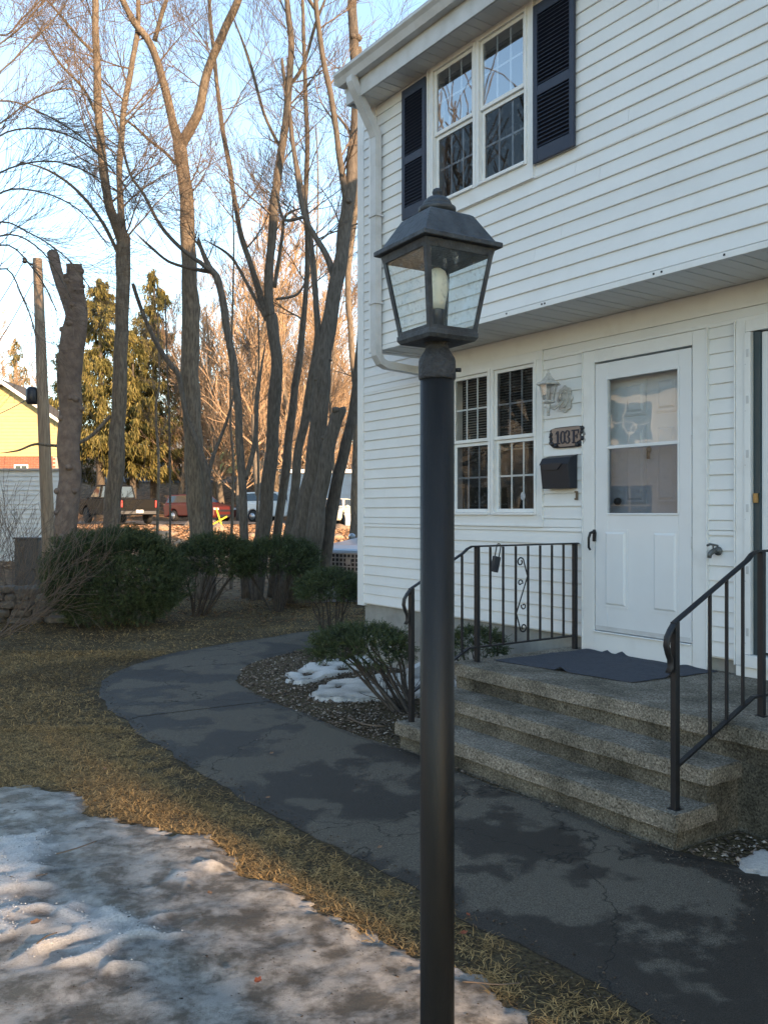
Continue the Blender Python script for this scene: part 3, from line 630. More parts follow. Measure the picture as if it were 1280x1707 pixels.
# key lockbox on the left railing
lb = thing('lockbox', 'small black key lockbox hanging from the left iron railing', 'lockbox', H(-.17, -.86, 1.35), ROT)
part(MB().box(-.018,.018,-.028,.028,-.19,-.075), 'case', PLAS, lb, .005)
part(MB().tube([(0,-.02,-.078),(0,-.022,.0),(0,-.012,.018),(0,.004,.018),(0,.018,.0),(0,.02,-.078)], .0042, 8), 'shackle', BLACK, lb)
part(MB().box(-.0195,-.018,-.018,.018,-.17,-.12).box(-.0195,-.018,-.012,.012,-.105,-.095), 'keypad', mat('grey buttons', (.10,.11,.12), .5), lb); lb.rotation_euler = (-.22, .05, ROT)

# ================================================================ WALL FIXTURES
sc = thing('wall_lantern', 'white coach lantern on a scalloped bracket between window and door', 'wall lamp', H(-.31, -.02, 2.50), ROT)
WP = mat('white cast paint', (.58,.58,.57), .45, (.36,.36,.34), 40, .3, 60)
part(MB().prism([(.075*(1+.12*math.cos(8*a))*math.cos(a), .105*(1+.06*math.cos(8*a))*math.sin(a)) for a in [k*math.pi/24 for k in range(48)]], 0, -.012, 'y').prism([(.045*math.cos(a), .07*math.sin(a)) for a in [k*math.pi/12 for k in range(24)]], -.012, -.03, 'y'), 'back_plate', WP, sc, .003)
part(MB().tube([(0,-.02,.0),(-.01,-.06,-.05),(-.015,-.11,-.085),(-.02,-.15,-.075),(-.02,-.17,-.05)], [.014,.012,.011,.011,.012], 8).tube([(0,-.02,.05),(-.005,-.05,.045),(-.01,-.065,.01),(-.01,-.05,-.02)], .008, 6).ball((-.02,-.17,-.13), .014).tube([(-.02,-.17,-.12),(-.02,-.17,-.05)], [.01,.02], 8), 'arm', WP, sc)
hx = -.02; hy = -.17
part(MB().lathe([(.028,-.045),(.05,-.04),(.055,-.03),(.05,-.022)], 6, hx, hy, False), 'lamp_base', WP, sc)
part(MB().lathe([(.043,-.021),(.068,.10)], 6, hx, hy, False), 'lamp_glass', glass('bevelled glass', .14, (.55,.57,.57), .12, 40), sc)
cg = MB()
for k in range(6): a = k*math.pi/3; cg.tube([(hx+.046*math.cos(a), hy+.046*math.sin(a), -.022), (hx+.071*math.cos(a), hy+.071*math.sin(a), .102)], .004, 4)
part(cg, 'lamp_cage', WP, sc)
part(MB().lathe([(.092,.098),(.098,.105),(.092,.118),(.062,.128),(.03,.165),(.022,.172),(.018,.19),(.008,.197),(.012,.208),(.004,.222)], 6, hx, hy, False), 'lamp_roof', WP, sc)
part(MB().lathe([(.012,-.02),(.012,.03),(.02,.05),(.018,.075),(.006,.085)], 8, hx, hy), 'bulb', WHL, sc)
# house number sign: dark carved frame, wood face, raised 103 F
sg = thing('house_number_sign', 'small carved wooden sign reading 103 F above the mailbox', 'sign', H(-.285, -.018, 2.195), ROT)
prof = []
for k in range(64):
    a = 2*math.pi*k/64; cx_, cz_ = math.cos(a), math.sin(a); e = 5
    r_ = 1/((abs(cx_)**e+abs(cz_)**e)**(1/e)); w_ = 1+.05*math.sin(11*a)*(abs(cx_) > .6)
    prof.append((.188*r_*cx_*w_, .083*r_*cz_))
part(MB().prism(prof, 0, -.012, 'y'), 'frame', PLAS, sg)
part(MB().prism([(-.155,.075),(.13,.078),(.165,.03),(.135,.01),(.15,-.025),(.105,-.045),(.085,-.073),(-.07,-.075),(-.10,-.05),(-.16,-.035),(-.15,.0),(-.165,.03)][::-1], -.0125, -.018, 'y'), 'face', mat('weathered wood face', (.33,.25,.21), .8, (.24,.18,.15), 12, stretch=(1,1,8)), sg)
for q, (x, z) in enumerate(((.16,.03),(.165,-.02),(.145,-.055),(.11,-.065),(-.165,.03),(-.165,-.01),(-.155,-.045),(-.12,-.062),(.165,.06))): part(MB().ball((x,-.02,z), .019, 8, 4, (1,.5,1)), 'carving', PLAS, sg)

def glyphs():
    mb = MB(); y0, y1 = -.0185, -.025
    def poly(p): mb.prism(p, y0, y1, 'y')
    def bx(x0, x1, z0, z1): poly([(x0,z0),(x1,z0),(x1,z1),(x0,z1)])
    def arc(cx, cz, rx, rz, a0, a1, wx, n=10):
        for k in range(n):
            a, b = lerp(a0, a1, k/n), lerp(a0, a1, (k+1)/n); q = []
            for an, o in ((a,1),(b,1),(b,0),(a,0)):
                th = wx*abs(math.cos(an))**1+.006; q.append((cx+(rx-(0 if o else th))*math.cos(an), cz+(rz-(0 if o else .009))*math.sin(an)))
            poly(q)
    h = .052
    bx(-.098,-.080,-h,h); bx(-.112,-.066,-h,-h+.01); poly([(-.112,h-.024),(-.098,h-.016),(-.098,h),(-.108,h-.010)])
    arc(-.036, 0, .028, h, 0, 2*math.pi, .009, 20)
    arc(.014, .026, .026, .028, -math.pi*.5, math.pi*.95, .009, 12); arc(.014, -.026, .028, .028, -math.pi*.95, math.pi*.5, .009, 12)
    bx(.072,.090,-h,h); bx(.064,.098,-h,-h+.007); bx(.060,.132,h-.010,h); bx(.124,.132,h-.032,h-.010); bx(.090,.116,-.004,.006); bx(.110,.117,-.018,.018)
    return mb
part(glyphs(), 'number_letters', mat('navy letters', (.015,.018,.035), .5), sg)
# mailbox
mbx = thing('mailbox', 'black wall mounted mailbox with a slanted lid left of the front door', 'mailbox', H(-.335, -.018, 1.787), ROT)
part(MB().prism([(0,0),(-.085,0),(-.11,.19),(-.075,.235),(0,.258)], -.15, .15), 'box', PLAS, mbx, .004)
part(MB().prism([(-.108,.192),(-.116,.188),(-.080,.243),(0,.266),(0,.259),(-.077,.237)], -.156, .156)
     .add([(-.135,-.112,.20),(-.09,-.108,.145),(.04,-.108,.145),(.10,-.112,.20),(-.135,-.118,.20),(-.09,-.114,.145),(.04,-.114,.145),(.10,-.118,.20)], [(0,3,2,1),(4,5,6,7),(0,1,5,4),(1,2,6,5),(2,3,7,6),(3,0,4,7)]), 'lid', PLAS, mbx, .002)
tag(part(MB().prism([(-.016,-.035),(.014,-.035),(.014,.035),(-.016,.035),(-.016,.022),(-.004,.022),(-.004,-.02),(-.016,-.02)], 0, -.014, 'y'), 'doorbell', mat('bell bronze', (.12,.09,.06), .5), None, .002, H(-.19,-.018,1.73), ROT), 'tiny broken bronze doorbell on the siding below the mailbox', 'doorbell')
fc = thing('hose_bib', 'grey metal outdoor tap on the siding right of the front door', 'tap', H(1.06, -.018, 1.34), ROT)
FM = mat('zinc metal', (.16,.17,.17), .5, (.08,.09,.09), 40, metal=.6)
part(MB().lathe([(.03,0),(.03,.01),(.016,.012),(.014,.05)], 12), 'flange', FM, fc); fc.children[0].rotation_euler = (math.pi/2, 0, 0)
part(MB().tube([(0,-.02,0),(0,-.06,0),(-.01,-.08,-.02),(-.012,-.085,-.045)], [.014,.018,.016,.014], 8), 'spout', FM, fc)
part(MB().tube([(0,-.055,.01),(0,-.06,.04)], .006, 6).tube([(-.045,-.058,.036),(-.02,-.064,.046),(.02,-.058,.04),(.035,-.06,.036)], .008, 6), 'handle', FM, fc)

# ================================================================ LAMP POST
LX, LY = at(728.5, 0, 1.93).x, 1.93
lp = thing('lamp_post', 'tall black lamp post with a four sided glass lantern on the lawn in front', 'lamp post', (LX, LY, 0))
part(MB().lathe([(.038,-.1),(.038,1.9)], 48), 'pole', POLE, lp)
part(MB().lathe([(.0395,1.893),(.041,1.896),(.0415,1.90),(.041,1.934),(.0385,1.942),(.033,1.950),(.028,1.958),(.0245,1.966),(.0245,1.970),(.029,1.972),(.029,1.976)], 32), 'fitter', CAST, lp)
part(MB().tube([(.041,-.0,1.915),(.053,-.0,1.915)], .0045, 6), 'set_screw', BLACK, lp)
lt = math.radians(-104)                                       # the corner nearest the camera sits a little left of the axis
def sq(r, z, off=0): return [(r*math.cos(lt+k*math.pi/2+off), r*math.sin(lt+k*math.pi/2+off), z) for k in range(4)]
def frust(levels, mb=None):
    mb = mb or MB(); vs = []; fs = []
    for r, z in levels: vs += sq(r, z)
    m = len(levels)
    for i in range(m-1):
        for k in range(4): fs.append((i*4+k, i*4+(k+1)%4, (i+1)*4+(k+1)%4, (i+1)*4+k))
    fs += [(3,2,1,0), (m*4-4, m*4-3, m*4-2, m*4-1)]; return mb.add(vs, fs)
Zb, Zt, rb, rt = 1.986, 2.174, .088, .127
lf = MB()
part(frust([(rb-.004, Zb-.012), (rb+.004, Zb-.004), (rb+.004, Zb+.006), (rb-.012, Zb+.008)]), 'lantern_base', LANT, lp, .001)
for k in range(4):
    a, b = Vector(sq(rb, Zb+.006)[k]), Vector(sq(rt, Zt)[k]); lf_ = MB()
    ang = lt+k*math.pi/2; e1 = Vector((math.cos(ang+math.pi*.75), math.sin(ang+math.pi*.75), 0)); e2 = Vector((math.cos(ang-math.pi*.75), math.sin(ang-math.pi*.75), 0))
    w = .011; vs = []
    for p in (a, b): vs += [tuple(p), tuple(p+e1*w), tuple(p+e1*w+e2*.003), tuple(p+e1*.003+e2*.003), tuple(p+e2*w+e1*.003), tuple(p+e2*w)]
    lf_.add(vs, [(i, (i+1) % 6, 6+(i+1) % 6, 6+i) for i in range(6)]+[tuple(range(6))[::-1], tuple(range(6, 12))])
    part(lf_, 'corner_bar', LANT, lp)
    # glass pane
    A, B = Vector(sq(rb-.003, Zb+.007)[k]), Vector(sq(rb-.003, Zb+.007)[(k+1)%4]); C_, D_ = Vector(sq(rt-.003, Zt-.002)[(k+1)%4]), Vector(sq(rt-.003, Zt-.002)[k])
    nrm = ((B-A).cross(D_-A)).normalized()*.0015
    part(MB().add([tuple(x) for x in (A, B, C_, D_)]+[tuple(x-nrm) for x in (A, B, C_, D_)], [(3,2,1,0),(4,5,6,7),(0,1,5,4),(1,2,6,5),(2,3,7,6),(3,0,4,7)]), 'glass_pane', GLASS_LAN, lp)
def ring(levels_out, levels_in):
    mb = MB(); vs = []
    for r, z in levels_out+levels_in[::-1]: vs += sq(r, z)
    m = len(levels_out)+len(levels_in); fs = [(i*4+k, i*4+(k+1)%4, ((i+1)%m)*4+(k+1)%4, ((i+1)%m)*4+k) for i in range(m) for k in range(4)]
    return mb.add(vs, fs)
part(ring([(rt-.0035, Zt-.016), (rt+.002, Zt)], [(rt-.010, Zt-.016), (rt-.010, Zt)]), 'top_frame', LANT, lp)
part(ring([(rb+.001, Zb+.0062), (rb+.002, Zb+.014)], [(rb-.008, Zb+.0062), (rb-.008, Zb+.014)]), 'bottom_frame', LANT, lp)
part(frust([(.144, Zt+.001), (.146, Zt+.003), (.146, Zt+.012), (.130, Zt+.017), (.126, Zt+.021), (.082, 2.249), (.074, 2.253)]), 'lantern_roof', LANT, lp, .0015)
part(MB().lathe([(.034,2.2535),(.034,2.260),(.040,2.263),(.042,2.268),(.0415,2.273),(.037,2.276),(.033,2.277),(.0335,2.280),(.029,2.289),(.021,2.296),(.012,2.298),(.008,2.300),(.010,2.304),(.0112,2.309),(.009,2.315),(.004,2.318)], 32), 'finial', LANT, lp)
part(MB().lathe([(.0155,1.990),(.0155,2.044),(.017,2.046),(.017,2.048)], 20), 'socket', PLAS, lp)
part(MB().lathe([(.0165,2.0485),(.019,2.066),(.0225,2.082),(.0245,2.088),(.0255,2.104),(.0235,2.120),(.018,2.133),(.009,2.140),(.002,2.1415)], 24), 'bulb', mat('cream bulb', (.80,.77,.66), .35), lp)
# ================================================================ BARE TREES
def limb_pts(pts, D, lean=0.0):
    """(px,py,r) seen in the picture -> points in space near depth D, each limb wandering a little in depth"""
    out = []
    for i, (x, y, r) in enumerate(pts):
        d = D+lean*i; out.append((at(x, y, d), r/F*d))
    return out
def smooth(lp_, k=4):
    P = [p for p, _ in lp_]; R = [r*.83 for _, r in lp_]; o = []; ro = []
    for i in range(len(P)-1):
        p0, p1, p2, p3 = P[max(i-1,0)], P[i], P[i+1], P[min(i+2,len(P)-1)]
        for j in range(k):
            t = j/k; q = .5*((2*p1)+(p2-p0)*t+(2*p0-5*p1+4*p2-p3)*t*t+(3*p1-p0-3*p2+p3)*t**3)
            rr = lerp(R[i], R[i+1], t); q = q+noise.noise_vector(q*1.7)*rr*.35
            o.append(q); ro.append(rr*(1+.10*noise.noise(q*2.3)))
    o.append(P[-1]); ro.append(R[-1]); return o, ro
def grow(mb, p, d, L, r, depth, rnd, up=.35, seg=5, minr=.0035, spread=.75):
    """recursive twigs"""
    if depth < 0 or L < .08: return
    pts = [p.copy()]; rad = [r]; n = seg if depth > 0 else 3
    for i in range(n):
        d = (d+Vector((rnd.uniform(-1,1), rnd.uniform(-1,1), rnd.uniform(-1,1)))*.17+Vector((0,0,up*.12))).normalized()
        p = p+d*L/n; pts.append(p.copy()); rad.append(max(minr, r*(1-.75*(i+1)/n)))
    mb.tube(pts, rad, 4 if r > .012 else 3, False)
    for i in range(1, len(pts)):
        if depth == 0: break
        for _ in range(1 if (i < 2 or rnd.random() < .7) else 2):
            a = Vector((rnd.uniform(-1,1), rnd.uniform(-1,1), rnd.uniform(-.5,1))); dd = (pts[i]-pts[i-1]).normalized()
            a = (a-dd*a.dot(dd)).normalized(); nd = (dd+a*spread*rnd.uniform(.6,1.2)).normalized()
            grow(mb, pts[i], nd, L*rnd.uniform(.45,.72), rad[i]*.62, depth-1, rnd, up, seg, minr, spread)
def tree(name, label, cat, D, limbs, seed, twig_from=430, dens=1.0, m=None, tl=1.5, base=None, knots=0, extra=None, depth=2, group=None, lit=1):
    rnd = random.Random(seed); (x0, y0, r0) = limbs[0][0]; b = at(x0, y0, D); gz = tz(b.x, b.y)
    t = thing(name, label, cat, (b.x, b.y, gz), 0, group); off = Vector((b.x, b.y, gz))
    tk = MB(); tw = MB()
    for li, L in enumerate(limbs):
        lean = rnd.uniform(-.25, .25) if li else 0
        P, R = smooth(limb_pts(L, D, lean), 5)
        if li and L[-1][2] < 6.5: n_ = len(R); R = [r*min(1, .25+(n_-1-q)/6) for q, r in enumerate(R)]
        if li == 0:
            P = [Vector((P[0].x, P[0].y, gz-.3)), Vector((P[0].x, P[0].y, gz+.02))]+P[0:] if P[0].z > gz+.1 else P
            if len(R) < len(P): R = [R[0]*1.45, R[0]*1.3]+R
        tk.tube([p-off for p in P], R, 12 if R[0] > .05 else 7)
        for _ in range(knots if li == 0 else 0):
            i = rnd.randrange(3, len(P)-1); a = rnd.uniform(math.pi, 2*math.pi); c = P[i]+Vector((math.cos(a), math.sin(a), 0))*R[i]*.93-off
            tk.ball(tuple(c), rnd.uniform(.04, .075), 8, 5, (1,1,.8))
        for i in range(1, len(P)-1):
            py = CY-(P[i].z-EYE)*F/P[i].y
            if py > twig_from: continue
            k = dens*(.8 if R[i] < .06 else .35)*((P[i+1]-P[i]).length/.35)
            while rnd.random() < k:
                k -= 1; a = rnd.uniform(0, 2*math.pi); nd = Vector((math.cos(a), math.sin(a)*.8, rnd.uniform(.25, 1.5))).normalized()
                grow(tw, P[i]-off, nd, tl*rnd.uniform(.5, 1.25), min(R[i]*.35, .018), depth, rnd, .3, 6, .0027, .6)
    part(tk, 'trunk', m or BARK, t)
    if tw.v: part(tw, 'crown', TWIG, t)
    return t
T = 'tree'
tree('pollarded_tree', 'thick knobbly trunk cut off high with two sawn stubs, beside the utility pole', T, 14.2,
     [[(108,1010,27),(113,900,23),(116,800,22),(117,700,22),(119,620,24),(124,560,24),(127,520,22),(126,480,16),(124,441,15)], [(127,545,18),(112,500,13),(98,462,11),(88,424,11)]], 1, -999, knots=26, m=mat('warm knobbly bark', (.20,.15,.12), .95, (.11,.08,.065), 7, 1, 22))
tree('forked_tree', 'tall grey tree forking into two upright stems, left foreground of the grove', T, 15.5,
     [[(180,1000,19),(186,900,17),(192,800,16),(198,700,15),(202,600,14),(205,500,13.5),(206,430,14),(205,395,14)], [(205,410,11),(192,372,9.5),(180,335,9),(172,270,8.5),(165,200,8),(162,130,7.5),(160,60,7),(160,-20,6),(157,-120,5)],
      [(206,410,9),(202,350,6.5),(200,280,6),(206,200,6),(217,130,5.5),(228,70,5),(232,20,4.5),(226,-40,4),(215,-120,3)], [(196,420,4),(170,370,3.5),(130,320,3),(80,285,2.2),(20,268,1.4)], [(166,205,3.6),(140,150,3),(95,100,2.4),(50,20,2)], [(160,92,4),(128,60,3),(95,20,2.5),(60,-20,2)],
      [(202,600,4),(184,695,4),(150,730,3.6),(118,744,3.4),(85,744,3),(58,742,2.6),(30,753,2),(0,757,1.5)][1:]], 2, 425, 1.1, BARKL, 1.7)
tree('y_shaped_tree', 'tall tree with furrowed bark dividing into a wide Y against the sky', T, 16.5,
     [[(338,1000,23),(332,900,20),(325,800,18),(322,700,18),(319,600,18),(318,500,17),(314,400,15),(308,320,14),(303,270,13),(301,238,13)], [(301,245,11),(288,200,8.5),(275,150,8),(262,100,7.5),(248,70,7),(225,40,6.5),(205,0,6),(180,-60,5)],
      [(303,245,11),(318,215,9.5),(333,180,9),(345,130,8.5),(357,90,8.5),(372,55,8),(390,20,7.5),(405,-20,7),(420,-80,6)], [(292,275,4),(275,255,3),(250,235,3),(215,205,2.5),(170,180,2)], [(258,70,5),(268,30,4.5),(280,-10,4),(285,-60,3)], [(356,95,3.5),(362,140,3),(372,200,2.6)]], 3, 420, 1.0, BARKL, 1.7)
tree('leaning_sapling', 'slender crooked tree crossing in front of the furrowed trunk', T, 16.0,
     [[(352,960,9),(349,870,8),(346,800,8),(330,745,5.5),(312,700,5),(302,650,4.5),(297,625,5),(285,610,5.5),(262,575,4.5),(243,535,4),(222,475,3.5)], [(346,800,5),(356,760,4),(380,700,3),(398,620,2)]], 4, 640, .5, BARK, .9)
tree('broken_top_tree', 'slim dark tree with a snapped pointed top and one long low branch', T, 15.2,
     [[(410,1000,9),(407,900,8.5),(404,800,8),(400,740,8),(395,660,7.5),(386,590,8),(378,540,7.5),(372,500,7),(362,465,7.5),(350,448,6),(338,420,4.5),(331,397,2)], [(362,462,6),(335,440,4.5),(305,418,4),(270,380,3.5),(240,325,3),(215,285,2.6),(190,190,2.2),(150,110,1.6)], [(356,455,5),(318,449,3.5),(280,437,3),(250,412,2.6),(222,385,2.2)], [(410,800,5),(425,740,5),(430,660,4),(443,570,3)]], 5, 470, .9, BARK, 1.2)
tree('twin_stem_tree', 'tall grey tree splitting low into two long straight stems, centre of the grove', T, 16.2,
     [[(425,1010,17),(435,920,15),(445,840,14),(453,760,13),(459,680,13),(463,610,12),(457,560,12),(451,527,13)], [(449,530,9),(436,500,7),(420,450,6),(403,395,5.5),(391,330,5),(381,270,5),(368,200,4.5),(360,120,4),(350,20,3.5),(345,-60,3)],
      [(451,530,10),(448,480,9),(451,410,8.5),(459,330,8.5),(468,260,8),(477,200,7.5),(482,150,7),(486,80,6.5),(480,20,6),(470,-50,5)], [(444,535,4),(415,480,3.5),(385,430,3),(340,400,2.6)], [(458,480,4),(470,400,3.5),(478,360,3),(520,345,2)], [(478,150,4),(505,110,3.5),(530,30,3),(560,-40,2.5)], [(468,250,3.5),(440,190,3),(415,100,3),(385,20,2.5)], [(460,500,3),(490,495,2.6),(505,480,2),(535,420,1.5)]], 6, 450, 1.0, BARK, 1.5)
tree('slender_tree', 'thin upright tree just right of the twin stem tree', T, 16.8,
     [[(452,1000,9),(462,900,9),(473,820,9),(480,750,8.5),(490,660,8),(500,600,7.5),(507,520,5.5),(512,440,5),(510,340,5),(512,240,5),(508,120,4),(505,20,3.5),(500,-60,3)]], 7, 560, .9, BARK, 1.2)
tree('slender_tree', 'thin leaning tree between the slender stem and the thick leaning trunk', T, 16.0,
     [[(462,1005,10),(476,920,9.5),(488,850,9.5),(497,760,9),(510,690,9),(522,620,8.5),(530,560,7),(525,470,5),(515,380,4.5),(500,300,4.5),(488,240,4.5),(483,190,4),(470,100,3)]], 8, 420, .9, BARK, 1.2)
tree('leaning_tree', 'thickest dark trunk leaning right towards the house corner, its top sunlit', T, 15.0,
     [[(484,1005,26),(495,940,23),(510,860,21),(522,790,19),(531,700,18),(538,620,17),(550,540,16),(560,480,15),(570,410,14),(580,340,13),(588,280,12),(592,220,11),(594,150,10.5),(592,90,10),(588,30,9.5),(585,-40,9)],
      [(560,470,8),(545,430,6.5),(525,395,5.5),(508,362,5),(498,310,4.5),(490,250,4),(484,215,3.5)], [(577,340,7),(570,290,6.5),(562,230,6),(553,170,6),(541,110,5.5),(533,60,5.5),(527,10,5),(520,-60,4)], [(531,640,5),(530,560,5),(525,500,4),(515,420,3)], [(508,362,3.5),(475,368,3),(465,340,2.5),(455,300,2)], [(527,18,4),(515,0,3.5),(500,-30,3)], [(592,240,4),(575,210,3),(550,180,2.5)]], 9, 420, 1.0, BARK, 1.4, knots=9)
tree('stub_tree', 'leaning trunk with a charred sawn stub at head height beside the house corner', T, 14.6,
     [[(512,1005,22),(520,930,19),(530,860,17),(541,790,15),(550,740,14),(559,700,13),(566,683,13)]], 10, -999, 0, BARK, knots=4)
tree('curved_tree', 'curved trunk bending right to pass behind the house corner', T, 15.4,
     [[(528,1010,17),(540,930,15),(552,860,14),(566,790,12),(580,730,11),(592,670,10),(600,600,10),(606,520,9),(612,440,8)]], 11, 640, .5, BARK, .9)
tree('slender_tree', 'thin sunlit tree hugging the house corner, behind the leaning trunk', T, 21,
     [[(590,900,9),(592,800,8),(594,680,7),(585,560,6),(580,470,6),(590,380,5.5),(598,300,5),(604,200,5),(600,80,4)]], 12, 800, .9, BARKL, 1.3)
tree('sapling', 'very thin upright sapling rising behind the hedge', T, 17, [[(284,960,2.6),(284,850,2.3),(283,720,2),(279,600,1.6),(276,500,1.2)]], 13, 760, .4, BARK, .6)
for i, (x, h) in enumerate(((386,430),(428,600),(262,640),(526,330),(553,560))):
    tree('sapling', ['thin sapling behind the snapped top tree', 'thin sapling beside the twin stem tree', 'thin sapling left of the furrowed trunk', 'thin sapling rising above the leaning trunks', 'thin sapling in front of the blue garage'][i], T, 18.5+i, [[(x,900,3),(x+3,780,2.6),(x-2,680,2.4),(x+4,h,1.6),(x+1,h-120,1)]], 20+i, 760, .8, BARKL, .9)
# tree outside the left edge whose long arching branches hang into view
bt = thing('overhanging_tree', 'tree beyond the left edge with long arching fine branches across the sky', T, tuple(at(-120, 1010, 13))); off = bt.location.copy(); off.z = 0; bt.location.z = 0
tk = MB(); tw = MB(); rnd = random.Random(77)
P, R = smooth(limb_pts([(-120,1015,20),(-115,800,18),(-105,600,16),(-95,400,14),(-80,200,11),(-70,0,8),(-60,-150,6)], 13), 4); tk.tube([p-off for p in P], R, 8)
for y0, pts in ((-60,[(0,60),(40,30),(100,-30)]), (100,[(-20,90),(20,60),(60,20),(85,-20)]), (250,[(-20,150),(30,95),(75,50),(110,10)]), (330,[(-20,245),(60,215),(140,240),(200,300),(232,352)]), (380,[(-10,330),(60,320),(130,350),(180,410)]), (400,[(-10,375),(50,390),(110,430),(150,480)]),
                (420,[(0,395),(70,420),(120,500)]), (200,[(-10,215),(60,165),(120,150),(170,180)]), (440,[(0,410),(60,455),(95,520)]), (500,[(0,450),(40,500),(60,560)]), (150,[(0,170),(70,190),(130,225),(175,270)]), (300,[(0,290),(80,270),(150,290),(210,330)])):
    L = [(-95,y0+60,4)]+[(x,y,lerp(1.9,.9,i/len(pts))) for i,(x,y) in enumerate(pts)]; P, R = smooth(limb_pts(L, 13, rnd.uniform(-.2,.2)), 5); tk.tube([p-off for p in P], R, 5)
    for i in range(4, len(P)):
        for _ in range(1 if i % 3 else 2):
            d = (P[i]-P[i-1]).normalized(); a = Vector((rnd.uniform(-1,1), rnd.uniform(-1,1), rnd.uniform(-1,1))); grow(tw, P[i]-off, (d+a*.5).normalized(), rnd.uniform(.6,1.5), R[i]*.4, 1, rnd, .5, 6, .0026, .6)
part(tk, 'trunk', BARK, bt); part(tw, 'crown', TWIG, bt)

# background bare trees, each its own thing: three built, the rest copied
def bg_tree(seed, h, spread=1.0):
    rnd = random.Random(seed); t = thing('bare_tree', 'x', T); tk = MB(); tw = MB(); P = [Vector((0,0,-.5))]; d = Vector((0,0,1)); R = []
    for i in range(10):
        d = (d+Vector((rnd.uniform(-.12,.12), rnd.uniform(-.12,.12), .15))).normalized(); P.append(P[-1]+d*h/10)
    R = [lerp(h*.016, .015, i/10) for i in range(11)]; tk.tube(P, R, 7)
    for i in range(2, 11):
        for _ in range(4):
            a = rnd.uniform(0, 6.28); nd = Vector((math.cos(a)*spread, math.sin(a)*spread, rnd.uniform(.5,1.2))).normalized()
            grow(tw, P[i], nd, h*rnd.uniform(.14,.26)*(1.15-i/14), R[i]*.45, 2, rnd, .6, 5, .010, .5)
    part(tk, 'trunk', BARKL, t); part(tw, 'crown', TWIGO, t); return t
protos = [bg_tree(101, 11), bg_tree(102, 13, .8), bg_tree(103, 10, 1.2)]
spots = [(300,60),(462,58),(478,70),(440,80),(500,54),(520,66),(545,60),(566,74),(590,56),(335,96),(385,100),(430,98),(480,92),(530,96),(575,88),(278,90),(245,100),(15,84),(60,98),(310,116),(360,120),(410,115),(460,125),(510,118),(560,112),(600,105),(352,62),(322,74),(405,88),(422,62),(455,84),(495,80),(515,58),(535,54),(560,90),(582,72),(345,120),(372,58),(398,54),(436,50),(448,68),(328,66),(410,74),(470,100),(395,130),(500,130),(550,130)]
for i, (px, D) in enumerate(spots):
    o = protos[i] if i < 3 else copy_tree(protos[i % 3]); p = at(px, 0, D)
    o.location = (p.x, p.y, tz(p.x, p.y)); o.rotation_euler.z = i*1.7; s_ = 1.28+.3*math.sin(i*2.3); o.scale = (s_, s_, s_)
    wh = 'behind the red car' if px < 400 and D < 70 else 'up the hill left of the spruces' if px < 100 else 'up the hill behind the spruces' if px < 300 else 'in front of the grey house' if D < 60 else 'beside the lime green house' if px < 450 and D < 90 else 'behind the grey house' if D < 100 else 'on the far hilltop'
    tag(o, 'bare orange twigged tree '+wh+', %s' % ('far to the left' if px < 260 else 'left of the Y shaped trunk' if px < 318 else 'just right of the Y shaped trunk' if px < 370 else 'behind the snapped top tree' if px < 415 else 'behind the twin stem tree' if px < 470 else 'behind the slender trunks' if px < 515 else 'behind the leaning trunks' if px < 555 else 'next to the house corner'), T, 'bare trees '+wh)

by_label = {}
for o in COL.objects:
    if o.get('category') == T and str(o.get('label', '')).startswith('bare orange'): by_label.setdefault(o['label'], []).append(o)
for lb_, os_ in by_label.items():
    if len(os_) > 1:
        for o, w_ in zip(sorted(os_, key=lambda o: o.location.y), (['nearest', 'farthest'] if len(os_) == 2 else ['nearest', 'second nearest', 'third nearest', 'fourth nearest', 'farthest'][:len(os_)])): o['label'] = w_+' '+lb_
# ================================================================ EVERGREENS
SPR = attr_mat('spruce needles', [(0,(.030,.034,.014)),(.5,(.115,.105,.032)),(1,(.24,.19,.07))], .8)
def spruce(px, D, top, w, seed, label, low=.08, n=26000):
    rs = np.random.RandomState(seed); p = at(px, 0, D); gz = tz(p.x, p.y); h = EYE+(CY-top)/F*D-gz
    t = thing('spruce_tree', label, T, (p.x, p.y, gz)); tk = MB().tube([(0,0,-.3),(0,0,h*.4),(0,0,h*.97)], [h*.02, h*.014, .02], 8)
    pts = []; drs = []; tn = []
    nb_ = int(h*6.5)
    for i in range(nb_):
        k = (i+rs.rand())/nb_; z = h*(low+(.98-low)*k); L = w*min(.9, (1-k)**.75*1.1)*(.5+.7*rs.rand())+.12; a = rs.rand()*6.283
        dx, dy = math.cos(a), math.sin(a); q = max(6, int(n/nb_*(L/w+.2))); s_ = rs.rand(q)**.7
        droop = -.42*L*s_**1.3+.16*L*s_**4*2-rs.rand(q)**2*.5
        x = dx*L*s_+rs.normal(0,.05,q); y = dy*L*s_+rs.normal(0,.05,q); zz = z+droop+rs.normal(0,.05,q)
        side = (rs.rand(q)-.5)*L*.55*(1.1-s_); x += -dy*side; y += dx*side
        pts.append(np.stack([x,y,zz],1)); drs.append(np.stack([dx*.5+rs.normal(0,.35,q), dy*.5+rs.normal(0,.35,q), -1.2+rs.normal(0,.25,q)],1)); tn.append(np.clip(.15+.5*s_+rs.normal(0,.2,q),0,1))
        if i % 2 == 0: tk.tube([(0,0,z),(dx*L*.5,dy*L*.5,z-.08*L),(dx*L*.9,dy*L*.9,z-.2*L)], [.03,.02,.008], 4)
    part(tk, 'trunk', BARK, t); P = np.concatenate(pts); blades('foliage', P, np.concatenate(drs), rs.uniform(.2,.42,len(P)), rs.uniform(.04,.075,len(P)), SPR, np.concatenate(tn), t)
    return t
